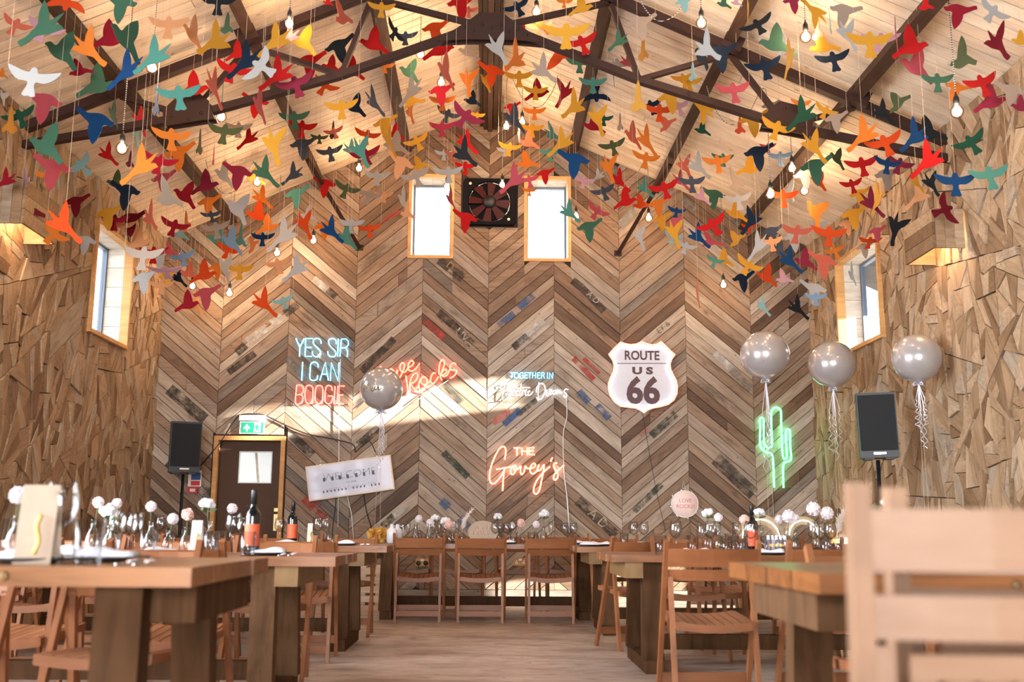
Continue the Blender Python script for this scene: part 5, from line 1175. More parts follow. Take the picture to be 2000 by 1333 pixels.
balloon(1494, 694, 49, 9.9, 0.85, 'silver balloon floating in front of the green cactus', 2, 0.7)
balloon(1625, 712, 47, 10.1, 0.72, 'silver balloon below the sunlit window', 3, 0.01)
balloon(1791, 700, 49, 8.5, 0.55, 'silver balloon highest over the loudspeaker by the sunlit wall', 4, 0.01)
# ---------------------------------------------------------------- tables
TABLES = {  # x0, x1, y0, y1, z
 'L1': (-3.55, -0.69, 2.55, 3.40, 0.748), 'L2': (-3.6, -0.69, 5.00, 5.80, 0.708), 'L3': (-3.6, -0.69, 7.45, 8.25, 0.716),
 'R1': (0.74, 3.55, 2.40, 3.25, 0.747), 'R2': (0.74, 3.6, 6.37, 7.20, 0.692), 'R3': (0.74, 3.05, 8.60, 9.40, 0.700), 'F': (-1.15, 1.15, 10.0, 10.80, 0.697)}
TPH = {'L1': 'nearest table on the exit door side', 'L2': 'middle table on the exit door side', 'L3': 'far table on the exit door side', 'R1': 'nearest table on the cactus side', 'R2': 'middle table on the cactus side',
       'R3': 'far table on the cactus side', 'F': 'head table by the chevron wall'}
TSH = {'L1': 'nearest exit-side table', 'L2': 'middle exit-side table', 'L3': 'far exit-side table', 'R1': 'nearest cactus-side table', 'R2': 'middle cactus-side table', 'R3': 'far cactus-side table', 'F': 'head table'}
tr_ = random.Random(11)
for key, (x0, x1, y0, y1, zt) in TABLES.items():
    e = empty('trestle_table', 'rustic dark timber trestle table, the '+TPH[key].replace('table', 'one'), 'table', ((x0+x1)/2, (y0+y1)/2, 0), 0, 'rustic trestle tables')
    L, D = x1-x0, y1-y0; T = 0.044; nb = 4
    for i in range(nb):
        a = -D/2+D*i/nb; j0, j1 = tr_.uniform(0, 0.018), tr_.uniform(0, 0.018)
        MB().bbox((-L/2+j0, a+0.0015, zt-T-tr_.uniform(0, 0.002)), (L/2-j1, a+D/nb-0.0015, zt)).build('table_board', MAT['table'], e)
    io = {'L1': 0.20, 'L2': 0.36, 'L3': 0.33, 'R1': 0.22, 'R2': 0.27, 'R3': 0.27, 'F': 0.22}[key]
    xs = (L/2-io, -L/2+io)
    for xe in xs:
        s = 1 if xe > 0 else -1
        bxc = xe+s*0.115
        ins = 0.13 if key in ('L1', 'R1') else 0.02
        MB().bbox((bxc-0.055, -D/2+ins, zt-T-0.095), (bxc+0.055, D/2-ins, zt-T)).build('cross_beam', MAT['endgrain'] if key not in ('F', 'L1', 'R1') else MAT['tableleg'], e)
        for sy in (-1, 1):
            MB().bar((xe, sy*(D/2-0.11), zt-T), (xe+s*0.012, sy*(D/2-0.06), 0.075), 0.115, 0.085, up=(0, 1, 0)).build('leg', MAT['tableleg'], e)
        MB().bbox((xe-0.055, -D/2+0.0, 0.0), (xe+0.055, D/2-0.0, 0.078)).build('foot_beam', MAT['tableleg'], e)
    MB().bbox((min(xs)+0.055, -0.04, 0.10), (max(xs)-0.055, 0.04, 0.19)).build('stretcher', MAT['tableleg'], e)
    for xe in xs:
        MB().lathe([(0.001, 0.0), (0.013, 0.0), (0.011, 0.006), (0.001, 0.007)], 8, (xe-0.25*(1 if xe > 0 else -1), -D/2, zt-T/2), Matrix.Rotation(R(90), 3, 'X')).build('bolt_plug', MAT['endgrain'], e)

# ---------------------------------------------------------------- folding chairs
def curved(mb, w, y, z0, z1, th, bow, lean=0.0, n=6):
    vs = []
    for i in range(n+1):
        t_ = i/n; x = -w/2+w*t_; by = bow*(1-(2*t_-1)**2)
        for z, k in ((z0, 0), (z1, lean)):
            vs += [(x, y+by+k, z), (x, y+by+th+k, z)]
    fs = []
    for i in range(n):
        a, b = i*4, i*4+4
        fs += [(a, b, b+2, a+2), (a+1, a+3, b+3, b+1), (a, a+1, b+1, b), (a+2, b+2, b+3, a+3)]
    fs += [(0, 2, 3, 1), (n*4, n*4+1, n*4+3, n*4+2)]
    mb.add(vs, fs); return mb
# faces +Y; the back is towards -Y
def chair_proto():
    e = empty('folding_chair', 'x', 'chair')
    W = 0.225
    yb = lambda z: -0.14+0.34*(0.79-z)/0.79          # the long stile leans from back top to front foot
    for s in (-1, 1):
        MB().bar((s*W, yb(0.79), 0.79), (s*W, yb(0.0), 0.0), 0.022, 0.036, up=(0, 1, 0)).build('stile', MAT['beech'], e)
        MB().bar((s*(W-0.026), yb(0.615)-0.012, 0.615), (s*(W-0.026), -0.17, 0.0), 0.022, 0.034, up=(0, 1, 0)).build('rear_leg', MAT['beech'], e)
    curved(MB(), 2*W-0.02, yb(0.71)-0.012, 0.665, 0.752, 0.016, -0.028, -0.036).build('top_rail', MAT['beechrail'], e)
    curved(MB(), 2*W-0.02, yb(0.62)-0.004, 0.598, 0.652, 0.016, -0.026, -0.022).build('lower_rail', MAT['beechrail'], e)
    # seat: slats front to back on two curved rails
    seat = MB(); slats = []
    ws = 2*(W-0.05)
    def dip(x): return -0.016*(1-(2*x/ws)**2)
    n = 8
    for i in range(n):
        xa, xb = -ws/2+ws*i/n+0.003, -ws/2+ws*(i+1)/n-0.003; xm = (xa+xb)/2
        vs = []
        for yy, zz in ((-0.145, 0.412), (0.235, 0.436)):
            for x in (xa, xb): vs += [(x, yy, zz+dip(x)-0.014), (x, yy, zz+dip(x))]
        slats.append(MB().add(vs, [(0, 2, 3, 1), (4, 5, 7, 6), (0, 1, 5, 4), (2, 6, 7, 3), (1, 3, 7, 5), (0, 4, 6, 2)]).mesh('seat_slat', MAT['beech2'])); slat_p = None
    for yy, zz in ((-0.158, 0.412), (0.232, 0.436)):
        mb = seat; vs = []; fs = []; k = 6
        for i in range(k+1):
            x = -ws/2-0.012+(ws+0.024)*i/k; zd = zz+dip(max(-ws/2, min(ws/2, x)))-0.003
            vs += [(x, yy, zd-0.036), (x, yy+0.018, zd-0.036), (x, yy, zd), (x, yy+0.018, zd)]
        for i in range(k):
            a, b = i*4, i*4+4; fs += [(a, b, b+2, a+2), (a+1, a+3, b+3, b+1), (a, a+1, b+1, b), (a+2, b+2, b+3, a+3)]
        fs += [(0, 2, 3, 1), (k*4, k*4+1, k*4+3, k*4+2)]; mb.add(vs, fs)
    for s in (-1, 1): seat.bar((s*(ws/2+0.008), -0.16, 0.392), (s*(ws/2+0.008), 0.245, 0.416), 0.018, 0.032, up=(0, 0, 1))
    so = seat.build('seat', MAT['beechrail'], e)
    for me in slats: link('seat_slat', me, so)
    MB().bbox((-W+0.011, yb(0.115)-0.009, 0.09), (W-0.011, yb(0.115)+0.009, 0.14)).build('front_rung', MAT['beechrail'], e)
    zr = 0.09; yr = -0.17+(yb(0.615)-0.012+0.17)*zr/0.615
    MB().bbox((-W+0.038, yr-0.009, 0.062), (W-0.038, yr+0.009, 0.108)).build('rear_rung', MAT['beechrail'], e)
    return e
MAT['beech2'] = wood('oiled beech slat', [(0.0, (0.23, 0.082, 0.030)), (0.5, (0.275, 0.102, 0.039)), (1.0, (0.32, 0.13, 0.056))], (9, 1.1, 9), 0.86, 0.42, 0, 0.08, 0.3)
proto = chair_proto(); used = [False]
def chair(x, y, rz, label):
    if used[0]: o = dup_tree(proto, (x, y, 0), rz)
    else: o = proto; used[0] = True; o.location = (x, y, 0); o.rotation_euler = (0, 0, rz)
    o['label'] = label; o['group'] = 'slatted folding chairs'
def row(tkey, side, xs, y, rots=None):
    back = side == 'near'
    for i, x in enumerate(xs):
        rz = (0 if back else PI)+R((rots or {}).get(i, tr_.uniform(-4, 4)))
        if tkey == 'F': pos = '%s from the exit door' % ORD[i]
        else: pos = '%s from the aisle' % ORD[i]
        chair(x, y, rz, 'slatted folding chair, %s, %s side of the %s' % (pos, side, TSH[tkey]))
# the stile top of a chair facing away sits 0.14 m nearer than its middle
row('F', 'near', [-0.61, -0.045, 0.60], 9.80, {0: 0, 1: 0, 2: -2})
row('F', 'far', [-0.78, -0.24, 0.33, 0.86], 11.12)
row('L1', 'far', [-1.28, -1.92, -2.56], 3.80, {0: 0})
row('L2', 'near', [-1.29, -1.93, -2.58, -3.2], 4.45, {0: 0})
row('L2', 'far', [-1.215, -1.86, -2.5, -3.15], 6.05, {0: 1})
row('L3', 'near', [-1.20, -1.85, -2.5, -3.15], 6.98)
row('L3', 'far', [-1.13, -1.78, -2.42, -3.05], 8.62)
row('R1', 'far', [1.375, 2.0, 2.62], 3.62, {0: 0})
row('R2', 'near', [1.10, 1.70, 2.32, 2.95], 5.25, {0: 0, 1: 0})
row('R2', 'far', [1.38, 1.98, 2.56], 7.2)
row('R3', 'near', [1.09, 1.72, 2.36], 7.75, {0: 16})
row('R3', 'far', [1.2, 1.85, 2.5], 9.78)
# folded chairs standing close to the camera
MAT['paleb'] = wood('glare-paled beech', [(0.0, (0.27, 0.15, 0.088)), (1.0, (0.31, 0.178, 0.107))], (6, 6, 1.1), 0.9, 0.5, 0, 0.05, 0.3)  # same beech as the other chairs, paled in colour for daylight glare
MAT['palebr'] = wood('glare-paled beech rail', [(0.0, (0.27, 0.15, 0.088)), (1.0, (0.31, 0.178, 0.107))], (1.1, 8, 8), 0.9, 0.5, 0, 0.05, 0.3)
def folded_proto():
    e = empty('folded_chair', 'x', 'chair'); W = 0.225
    for s in (-1, 1):
        MB().bar((s*W, 0.0, 0.905), (s*W, 0.05, 0.0), 0.024, 0.036, up=(0, 1, 0)).build('stile', MAT['paleb'], e)
        MB().bar((s*(W-0.03), 0.045, 0.70), (s*(W-0.03), 0.0, 0.02), 0.022, 0.034, up=(0, 1, 0)).build('rear_leg', MAT['paleb'], e)
    curved(MB(), 2*W-0.02, -0.005, 0.795, 0.872, 0.016, -0.03).build('top_rail', MAT['palebr'], e)
    curved(MB(), 2*W-0.02, 0.0, 0.712, 0.766, 0.016, -0.028).build('lower_rail', MAT['palebr'], e)
    ws = 2*(W-0.05)
    MB().bbox((-ws/2, -0.012, 0.665), (ws/2, 0.006, 0.695)).build('seat_rail', MAT['palebr'], e)
    MB().bbox((-ws/2, -0.012, 0.30), (ws/2, 0.006, 0.33)).build('seat_rail', MAT['palebr'], e)
    for i in range(8):
        xa, xb = -ws/2+ws*i/8+0.005, -ws/2+ws*(i+1)/8-0.005
        MB().bbox((xa, 0.006, 0.30), (xb, 0.02, 0.69)).build('seat_slat', MAT['paleb'], e)
    MB().bbox((-W+0.012, 0.028, 0.09), (W-0.012, 0.045, 0.14)).build('front_rung', MAT['palebr'], e)
    MB().bbox((-W+0.042, -0.004, 0.05), (W-0.042, 0.014, 0.095)).build('rear_rung', MAT['palebr'], e)
    return e
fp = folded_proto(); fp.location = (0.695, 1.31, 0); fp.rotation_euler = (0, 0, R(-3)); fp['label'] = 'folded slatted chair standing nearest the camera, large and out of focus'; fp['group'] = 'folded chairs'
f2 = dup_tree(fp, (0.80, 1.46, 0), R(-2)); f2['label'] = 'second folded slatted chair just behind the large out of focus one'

# ---------------------------------------------------------------- things on the tables
COUNT = {}
PEND = []
def put(kind, tkey, px, Y, build, label, cat, group=None):
    x0, x1, y0, y1, zt = TABLES[tkey]
    p = atY(px, 1060, Y); x = min(max(p.x, x0+0.05), x1-0.05)
    e = empty(kind, '', cat, (x, Y, zt), 0, group)
    build(e)
    PEND.append((kind, tkey, x, Y, e, label))
    return e
def wine_glass(e, k=1.0):
    MB().lathe([(0.034*k, 0.0), (0.034*k, 0.002), (0.006*k, 0.006), (0.004*k, 0.012)], 16).build('foot', MAT['glass'], e)
    MB().lathe([(0.004*k, 0.012), (0.0036*k, 0.05*k), (0.004*k, 0.085*k), (0.007*k, 0.094*k)], 10).build('stem', MAT['glass'], e)
    MB().lathe([(0.007*k, 0.094*k), (0.028*k, 0.108*k), (0.040*k, 0.13*k), (0.0425*k, 0.152*k), (0.039*k, 0.18*k), (0.033*k, 0.208*k), (0.0315*k, 0.208*k), (0.0375*k, 0.18*k), (0.041*k, 0.152*k), (0.0385*k, 0.13*k), (0.027*k, 0.110*k), (0.001, 0.097*k)], 18).build('bowl', MAT['glass'], e)
def tumbler(e):
    MB().lathe([(0.030, 0.0), (0.033, 0.004), (0.040, 0.115), (0.038, 0.115), (0.0315, 0.014), (0.001, 0.012)], 18).build('tumbler_body', MAT['glass'], e)
    MB().lathe([(0.001, 0.0005), (0.0295, 0.0005), (0.031, 0.010), (0.001, 0.0112)], 18).build('thick_base', MAT['glass'], e)
def flute(e):
    MB().lathe([(0.028, 0.0), (0.028, 0.002), (0.004, 0.008)], 12).build('foot', MAT['glass'], e)
    MB().lathe([(0.004, 0.008), (0.0034, 0.07), (0.006, 0.085)], 8).build('stem', MAT['glass'], e)
    MB().lathe([(0.006, 0.085), (0.020, 0.12), (0.026, 0.17), (0.022, 0.215), (0.0205, 0.215), (0.0245, 0.17), (0.018, 0.12), (0.001, 0.09)], 14).build('bowl', MAT['glass'], e)
def napkin_plate(e, w=0.16):
    MB().lathe([(0.05, 0.0), (0.075, 0.003), (0.115, 0.013), (0.115, 0.016), (0.074, 0.007), (0.001, 0.006)], 24).build('plate', MAT['pewter'], e)
    n, m = 9, 6; vs = []; fs = []; r = random.Random(int(abs(e.location.x)*1000))
    ph = r.uniform(0, 6)
    for i in range(n):
        for j in range(m):
            u, v = i/(n-1)-0.5, j/(m-1)-0.5
            h = 0.014+0.028*(1-(2*v)**2)*(0.75+0.25*math.sin(7*u+ph))*(1.0 if abs(u) < 0.49 else 0.8)
            vs.append((u*w, v*0.085, h))
    for i in range(n-1):
        for j in range(m-1):
            a = i*m+j; fs.append((a, a+m, a+m+1, a+1))
    b = len(vs); vs += [(v_[0], v_[1], 0.0135) for v_ in vs[:]]
    rim = [i*m for i in range(n)]+[(n-1)*m+j for j in range(1, m)]+[i*m+m-1 for i in range(n-2, -1, -1)]+[j for j in range(m-2, 0, -1)]
    for a, c in zip(rim, rim[1:]+rim[:1]): fs.append((a, a+b, c+b, c))
    for i in range(n-1):
        for j in range(m-1):
            a = b+i*m+j; fs.append((a, a+1, a+m+1, a+m))
    MB().add(vs, fs, True).build('folded_napkin', MAT['linen'], e, Matrix.Rotation(R(r.uniform(-20, 20)), 4, 'Z'))
def fork(e):
    MB().tube([(0, -0.10, 0.004), (0, -0.03, 0.005), (0, 0.02, 0.012)], 0.0035, 6).build('handle', MAT['chrome'], e)
    nk = MB().bbox((-0.012, 0.018, 0.009), (0.012, 0.035, 0.012)).build('neck', MAT['chrome'], e)
    for i in range(4):
        x = -0.0105+0.007*i; MB().bar((x, 0.034, 0.0105), (x, 0.085, 0.016), 0.0028, 0.002, up=(0, 0, 1)).build('tine', MAT['chrome'], nk)
def menu(e, h=0.215, w=0.085):
    for s in (-1, 1): MB().bar((0, s*0.034, 0.0), (0, s*0.004, h), w, 0.002, up=(0, 1, 0)).build('card_leaf', MAT['kraft'] if w > 0.08 else MAT['card'], e)
    pts = [(0.012, -0.024, h*0.62), (0.004, -0.030, h*0.48), (0.014, -0.034, h*0.30), (0.006, -0.040, h*0.12)]
    MB().tube([tuple(v) for v in cat_rom(pts, 4)], 0.005, 5).build('ribbon', MAT['gold'], e)
def wine_bottle(e, k=1.0):
    MB().lathe([(0.034, 0.0), (0.0375, 0.004), (0.0375, 0.185), (0.034, 0.205), (0.020, 0.225), (0.0145, 0.24), (0.0140, 0.285)], 20).build('bottle_body', MAT['bottleglass'], e); bo = e.children[0]
    MB().lathe([(0.0152, 0.245), (0.0152, 0.312), (0.0142, 0.318), (0.001, 0.318)], 14).build('foil_cap', MAT['black'], bo)
    lb = MB(); n = 12; vs = []
    for i in range(n+1):
        a = -PI/2-1.25+2.5*i/n
        for z in (0.045, 0.15): vs.append((0.0379*math.cos(a), 0.0379*math.sin(a), z))
    lb.add(vs, [(2*i, 2*i+2, 2*i+3, 2*i+1) for i in range(n)], True); lb.build('paper_label', MAT['orangelabel'], bo)
def bottle_vase(e, k=1.0):
    MB().lathe([(0.024*k, 0.0), (0.029*k, 0.006), (0.030*k, 0.06*k), (0.022*k, 0.085*k), (0.011*k, 0.10*k), (0.011*k, 0.13*k), (0.014*k, 0.135*k), (0.0125*k, 0.135*k), (0.0095*k, 0.13*k), (0.0095*k, 0.102*k), (0.020*k, 0.084*k), (0.028*k, 0.06*k), (0.027*k, 0.01), (0.001, 0.008)], 16).build('vase', MAT['glass'], e)
def petal_ball(mb, c, r, n, size, seed, up=0.15):
    q = random.Random(seed); ga = PI*(3-math.sqrt(5))
    for i in range(n):
        z = 1-2*(i+0.5)/n; rr = math.sqrt(1-z*z); a = i*ga
        d = Vector((rr*math.cos(a), rr*math.sin(a), z)); b = Vector(c)+d*r*0.55; tip = Vector(c)+d*r*q.uniform(0.9, 1.08)
        s1 = d.orthogonal().normalized(); s1.rotate(Matrix.Rotation(q.uniform(0, 6), 3, d)); s2 = d.cross(s1)
        m_ = (b+tip)/2+d*r*0.18
        mb.add([b, m_+s1*size, tip, m_-s1*size, m_+s2*size*0.35], [(0, 1, 4), (1, 2, 4), (2, 3, 4), (3, 0, 4)], False)
    mb.sphere(c, r*0.72, 10, 6)
def flower(kind, hpx=None):
    def f(e, kind=kind):
        z = f.h; sd = int(abs(e.location.x*977+e.location.y*131))
        q = random.Random(sd); dx, dy = q.uniform(-0.02, 0.02), q.uniform(-0.01, 0.01)
        bottle_vase(e, min(1.25, max(0.7, z/0.2)))
        MB().tube([(0, 0, 0.01), (dx*0.5, dy, z*0.6), (dx, dy, z)], 0.002, 5).build('stem', MAT['leaf'], e)
        r = f.r; mb = MB()
        if kind == 'pom': petal_ball(mb, (dx, dy, z), r, 150, r*0.12, sd); mb.build('pompom_bloom', MAT['pom'], e)
        elif kind == 'hyd':
            for i in range(13):
                a = i*2.4; rr = r*0.62*math.sqrt(i/13); petal_ball(mb, (dx+rr*math.cos(a), dy+rr*math.sin(a), z+r*0.35*(1-i/13)+q.uniform(-.01, .01)), r*0.36, 22, r*0.13, sd+i)
            mb.build('bloom', MAT['petal'], e)
            lf = MB()
            for i in range(3):
                a = i*2.1+0.4; lf.add([(dx, dy, z-r*0.7), (dx+0.03*math.cos(a)-0.012*math.sin(a), dy+0.03*math.sin(a), z-r*0.2), (dx+0.055*math.cos(a), dy+0.05*math.sin(a), z-r*0.35), (dx+0.03*math.cos(a)+0.012*math.sin(a), dy+0.03*math.sin(a), z-r*0.55)], [(0, 1, 2), (0, 2, 3)])
            lf.build('leaves', MAT['leaf'], e)
        else: petal_ball(mb, (dx, dy, z), r, 60, r*0.24, sd); mb.build('bloom', MAT['blush'] if kind == 'carn' else MAT['petal'], e)
    return f
def put_flower(kind, tkey, px, py, Y, rpx, label):
    f = flower(kind); zt = TABLES[tkey][4]; f.h = max(0.06, atY(px, py, Y).z-zt); f.r = rpx*Y/FPX
    put('flower_vase', tkey, px, Y, f, label, 'flowers')
def pampas(e):
    q = random.Random(5); bottle_vase(e, 1.0); mb = MB()
    for k in range(5):
        lean = 0.008+0.011*k; h = 0.15+0.025*k
        spine = [Vector((lean*(t_/8)**2*2.4, 0.005*k, 0.10+(h)*t_/8)) for t_ in range(9)]
        mb.tube([tuple(v) for v in spine], 0.0015, 4)
        for i in range(90):
            t_ = q.uniform(0.25, 1); p = spine[min(8, int(t_*8))]; d = Vector((q.uniform(-0.3, 1), q.uniform(-0.6, 0.6), q.uniform(0.2, 1))).normalized()*q.uniform(0.015, 0.04)
            mb.tube([tuple(p), tuple(p+d)], 0.0011, 3)
    o = mb.build('plumes', MAT['pampas'], e); o['kind'] = 'stuff'
WGL, TUL = 'clear stemmed wine glass', 'clear straight tumbler'
for tk, px, Y, k in (('L1', 115, 2.78, 1.0), ('L2', 455, 5.35, 1.0), ('L2', 262, 5.55, 1.0), ('L2', 225, 5.5, 1.0), ('L2', 250, 5.2, 0.95), ('L3', 310, 7.7, 1.0), ('L3', 620, 7.85, 1.0), ('L3', 634, 8.05, 1.0), ('L3', 470, 7.9, 1.0), ('L3', 545, 8.0, .95),
                    ('R3', 1238, 8.95, 1.0), ('R3', 1258, 9.05, 1.0), ('R2', 1320, 6.8, 1.0), ('R2', 1388, 6.75, 1.0), ('R2', 1372, 7.0, 0.92), ('R2', 1467, 6.7, 1.0), ('R2', 1590, 6.7, 1.0), ('R2', 1603, 6.85, 1.0), ('R2', 1622, 6.75, 1.0),
                    ('F', 967, 10.35, 1.0), ('F', 976, 10.45, 1.0), ('F', 990, 10.4, 1.0), ('F', 1001, 10.5, 1.0), ('F', 1103, 10.35, 1.0), ('F', 1112, 10.45, 1.0), ('F', 1120, 10.3, 1.0), ('R3', 1400, 9.0, 1.0), ('R3', 1440, 9.1, 1.0)):
    put('wine_glass', tk, px, Y, lambda e, k=k: wine_glass(e, k), WGL, 'wine glass', 'stemmed wine glasses')
for tk, px, Y in (('L1', 173, 2.72), ('L1', 12, 2.9), ('L2', 288, 5.15), ('L2', 412, 5.2), ('L2', 484, 5.07), ('L2', 425, 5.45), ('L3', 335, 7.75), ('L3', 645, 7.6), ('R3', 1219, 8.9), ('R2', 1290, 6.47), ('R2', 1353, 6.85), ('R2', 1418, 6.65), ('R2', 1432, 6.8), ('R2', 1446, 6.7), ('R2', 1496, 6.9), ('R2', 1548, 6.95), ('R2', 1612, 6.55),
                  ('F', 1003, 10.15), ('F', 858, 10.2), ('F', 884, 10.25), ('F', 1038, 10.25), ('R3', 1425, 8.85)):
    put('tumbler', tk, px, Y, tumbler, TUL, 'tumbler', 'straight tumblers')
for px, Y in ((786, 10.35), (796, 10.3), (846, 10.4), (857, 10.3), (893, 10.35), (864, 10.5), (1076, 10.4)):
    put('champagne_flute', 'F', px, Y, flute, 'slim clear champagne flute', 'flute', 'champagne flutes')
for tk, px, Y in (('L1', 58, 2.8), ('L1', 212, 2.95), ('L1', 128, 3.15), ('L2', 316, 5.2), ('L2', 527, 5.22), ('L3', 672, 7.65), ('L3', 420, 7.65), ('L3', 560, 7.7), ('R3', 1152, 8.85), ('R3', 1172, 9.1), ('R3', 1255, 8.85), ('R2', 1505, 6.6), ('R2', 1360, 6.6), ('R1', 1750, 2.75), ('R1', 1950, 2.8), ('F', 990, 10.15), ('F', 1130, 10.2)):
    put('place_setting', tk, px, Y, napkin_plate, 'dark plate carrying a folded white napkin', 'place setting', 'plates with folded napkins')
for tk, px, Y in (('L1', 256, 2.72), ('L1', 290, 2.72), ('L2', 553, 5.12), ('L2', 572, 5.12), ('L3', 707, 7.6), ('L3', 718, 7.6)):
    put('fork', tk, px, Y, fork, 'steel dinner fork lying tines away', 'fork', 'dinner forks')
for tk, px, Y, h, w in (('L1', 75, 2.75, 0.20, 0.095), ('L2', 384, 5.15, 0.165, 0.05), ('L3', 605, 7.8, 0.155, 0.036)):
    put('menu_card', tk, px, Y, lambda e, h=h, w=w: menu(e, h, w), 'upright folded kraft menu card tied with gold ribbon', 'menu card', 'menu cards')
for tk, px, Y in (('L2', 492, 5.22), ('L3', 570, 7.95), ('R2', 1470, 7.05), ('R2', 1668, 6.8)):
    put('wine_bottle', tk, px, Y, wine_bottle, 'dark wine bottle with an orange label', 'wine bottle', 'wine bottles')
for kd, tk, px, py, Y, rp, lb in (('pom', 'L1', 30, 968, 3.0, 17, 'white pompom dahlia in a small bottle'), ('pom', 'L1', 50, 992, 3.2, 14, 'white pompom dahlia in a small bottle'), ('pom', 'L2', 180, 982, 5.4, 11, 'white pompom dahlia in a small bottle'), ('pom', 'L2', 222, 984, 5.6, 10, 'white pompom dahlia in a small bottle'),
        ('hyd', 'L2', 212, 1002, 5.3, 22, 'white hydrangea in a small bottle'), ('pom', 'L2', 293, 990, 5.45, 10.5, 'white pompom dahlia in a small bottle'), ('pom', 'L2', 327, 1014, 5.5, 11, 'white pompom dahlia in a small bottle'), ('carn', 'L2', 362, 1005, 5.45, 12, 'pale pink carnation in a small bottle'),
        ('hyd', 'L2', 409, 988, 5.5, 19, 'white hydrangea in a small bottle'), ('pom', 'L3', 452, 994, 7.9, 10.5, 'white pompom dahlia in a small bottle'), ('pom', 'F', 817, 1014, 10.4, 7.5, 'white pompom dahlia in a small bottle'), ('hyd', 'F', 846, 1014, 10.5, 11, 'white hydrangea in a small bottle'), ('hyd', 'F', 868, 1020, 10.3, 12, 'white hydrangea in a small bottle'),
        ('carn', 'F', 878, 1026, 10.2, 9, 'pale pink carnation in a small bottle'), ('pom', 'F', 888, 1027, 10.4, 7.5, 'white pompom dahlia in a small bottle'), ('hyd', 'F', 974, 1011, 10.5, 11, 'white hydrangea in a small bottle'), ('pom', 'F', 996, 1027, 10.5, 6.5, 'white pompom dahlia in a small bottle'), ('carn', 'F', 1021, 1022, 10.4, 8, 'pale pink carnation in a small bottle'),
        ('pom', 'F', 1047, 1025, 10.4, 7, 'white pompom dahlia in a small bottle'), ('hyd', 'F', 1062, 1006, 10.45, 13, 'white hydrangea in a small bottle'), ('hyd', 'R2', 1382, 1004, 6.9, 14, 'white hydrangea in a small bottle'), ('pom', 'R2', 1404, 1011, 6.7, 8.5, 'white pompom dahlia in a small bottle'), ('carn', 'R2', 1452, 1016, 6.9, 10, 'pale pink carnation in a small bottle'),
        ('hyd', 'R2', 1488, 1004, 6.95, 14, 'white hydrangea in a small bottle'), ('pom', 'R2', 1537, 1009, 6.75, 13, 'white pompom dahlia in a small bottle'), ('pom', 'R2', 1523, 1015, 6.95, 9, 'white pompom dahlia in a small bottle'), ('pom', 'R2', 1554, 1014, 6.9, 9, 'white pompom dahlia in a small bottle'), ('pom', 'R2', 1596, 995, 7.0, 14, 'white pompom dahlia in a small bottle'), ('pom', 'R2', 1617, 1003, 6.85, 13, 'white pompom dahlia in a small bottle'),
        ('hyd', 'R1', 1742, 984, 3.05, 14, 'white hydrangea in a small bottle'), ('pom', 'F', 836, 1022, 10.25, 8, 'white pompom dahlia in a small bottle')):
    put_flower(kd, tk, px, py, Y, rp, lb)
put('pampas_vase', 'F', 902, 10.35, pampas, 'bleached pampas grass leaning from a bottle', 'flowers')
put('pampas_vase', 'R2', 1636, 6.95, pampas, 'bleached pampas grass leaning from a bottle', 'flowers')
def carafe(e):
    MB().lathe([(0.035, 0.0), (0.042, 0.01), (0.044, 0.05), (0.016, 0.13), (0.014, 0.17), (0.02, 0.185), (0.0185, 0.185), (0.0125, 0.17), (0.0145, 0.13), (0.042, 0.05), (0.001, 0.008)], 18).build('carafe_body', MAT['glass'], e)
put('carafe', 'F', 811, 10.3, carafe, 'clear glass carafe', 'carafe'); put('carafe', 'F', 838, 10.15, carafe, 'clear glass carafe', 'carafe')
def jug(e):
    n, m = 24, 8; prof = [(0.04, 0.0), (0.047, 0.006), (0.05, 0.09), (0.045, 0.125), (0.024, 0.145), (0.017, 0.155), (0.017, 0.175), (0.021, 0.18), (0.001, 0.18)]
    mb = MB(); vs = []; fs = []
    for r_, z in prof:
        for k in range(n): a = 2*PI*k/n; q = r_*(1+(0.05 if k % 2 else -0.03)*(1 if 0.0 < z < 0.14 else 0)); vs.append((q*math.cos(a), q*math.sin(a), z))
    for i in range(len(prof)-1):
        for k in range(n): fs.append((i*n+k, i*n+(k+1) % n, (i+1)*n+(k+1) % n, (i+1)*n+k))
    fs.append(tuple(range(n-1, -1, -1))); mb.add(vs, fs, True); mb.build('ribbed_body', MAT['frost'], e)
    MB().tube([(0.017, 0, 0.165), (0.05, 0, 0.155), (0.06, 0, 0.12), (0.048, 0, 0.09)], 0.004, 6).build('handle', MAT['frost'], e)
MAT['frost'] = plain('frosted white glass', (0.72, 0.73, 0.78), 0.3)
put('jug', 'F', 765, 10.12, jug, 'ribbed frosted white jug', 'jug'); put('jug', 'F', 776, 10.3, jug, 'ribbed frosted white jug', 'jug')
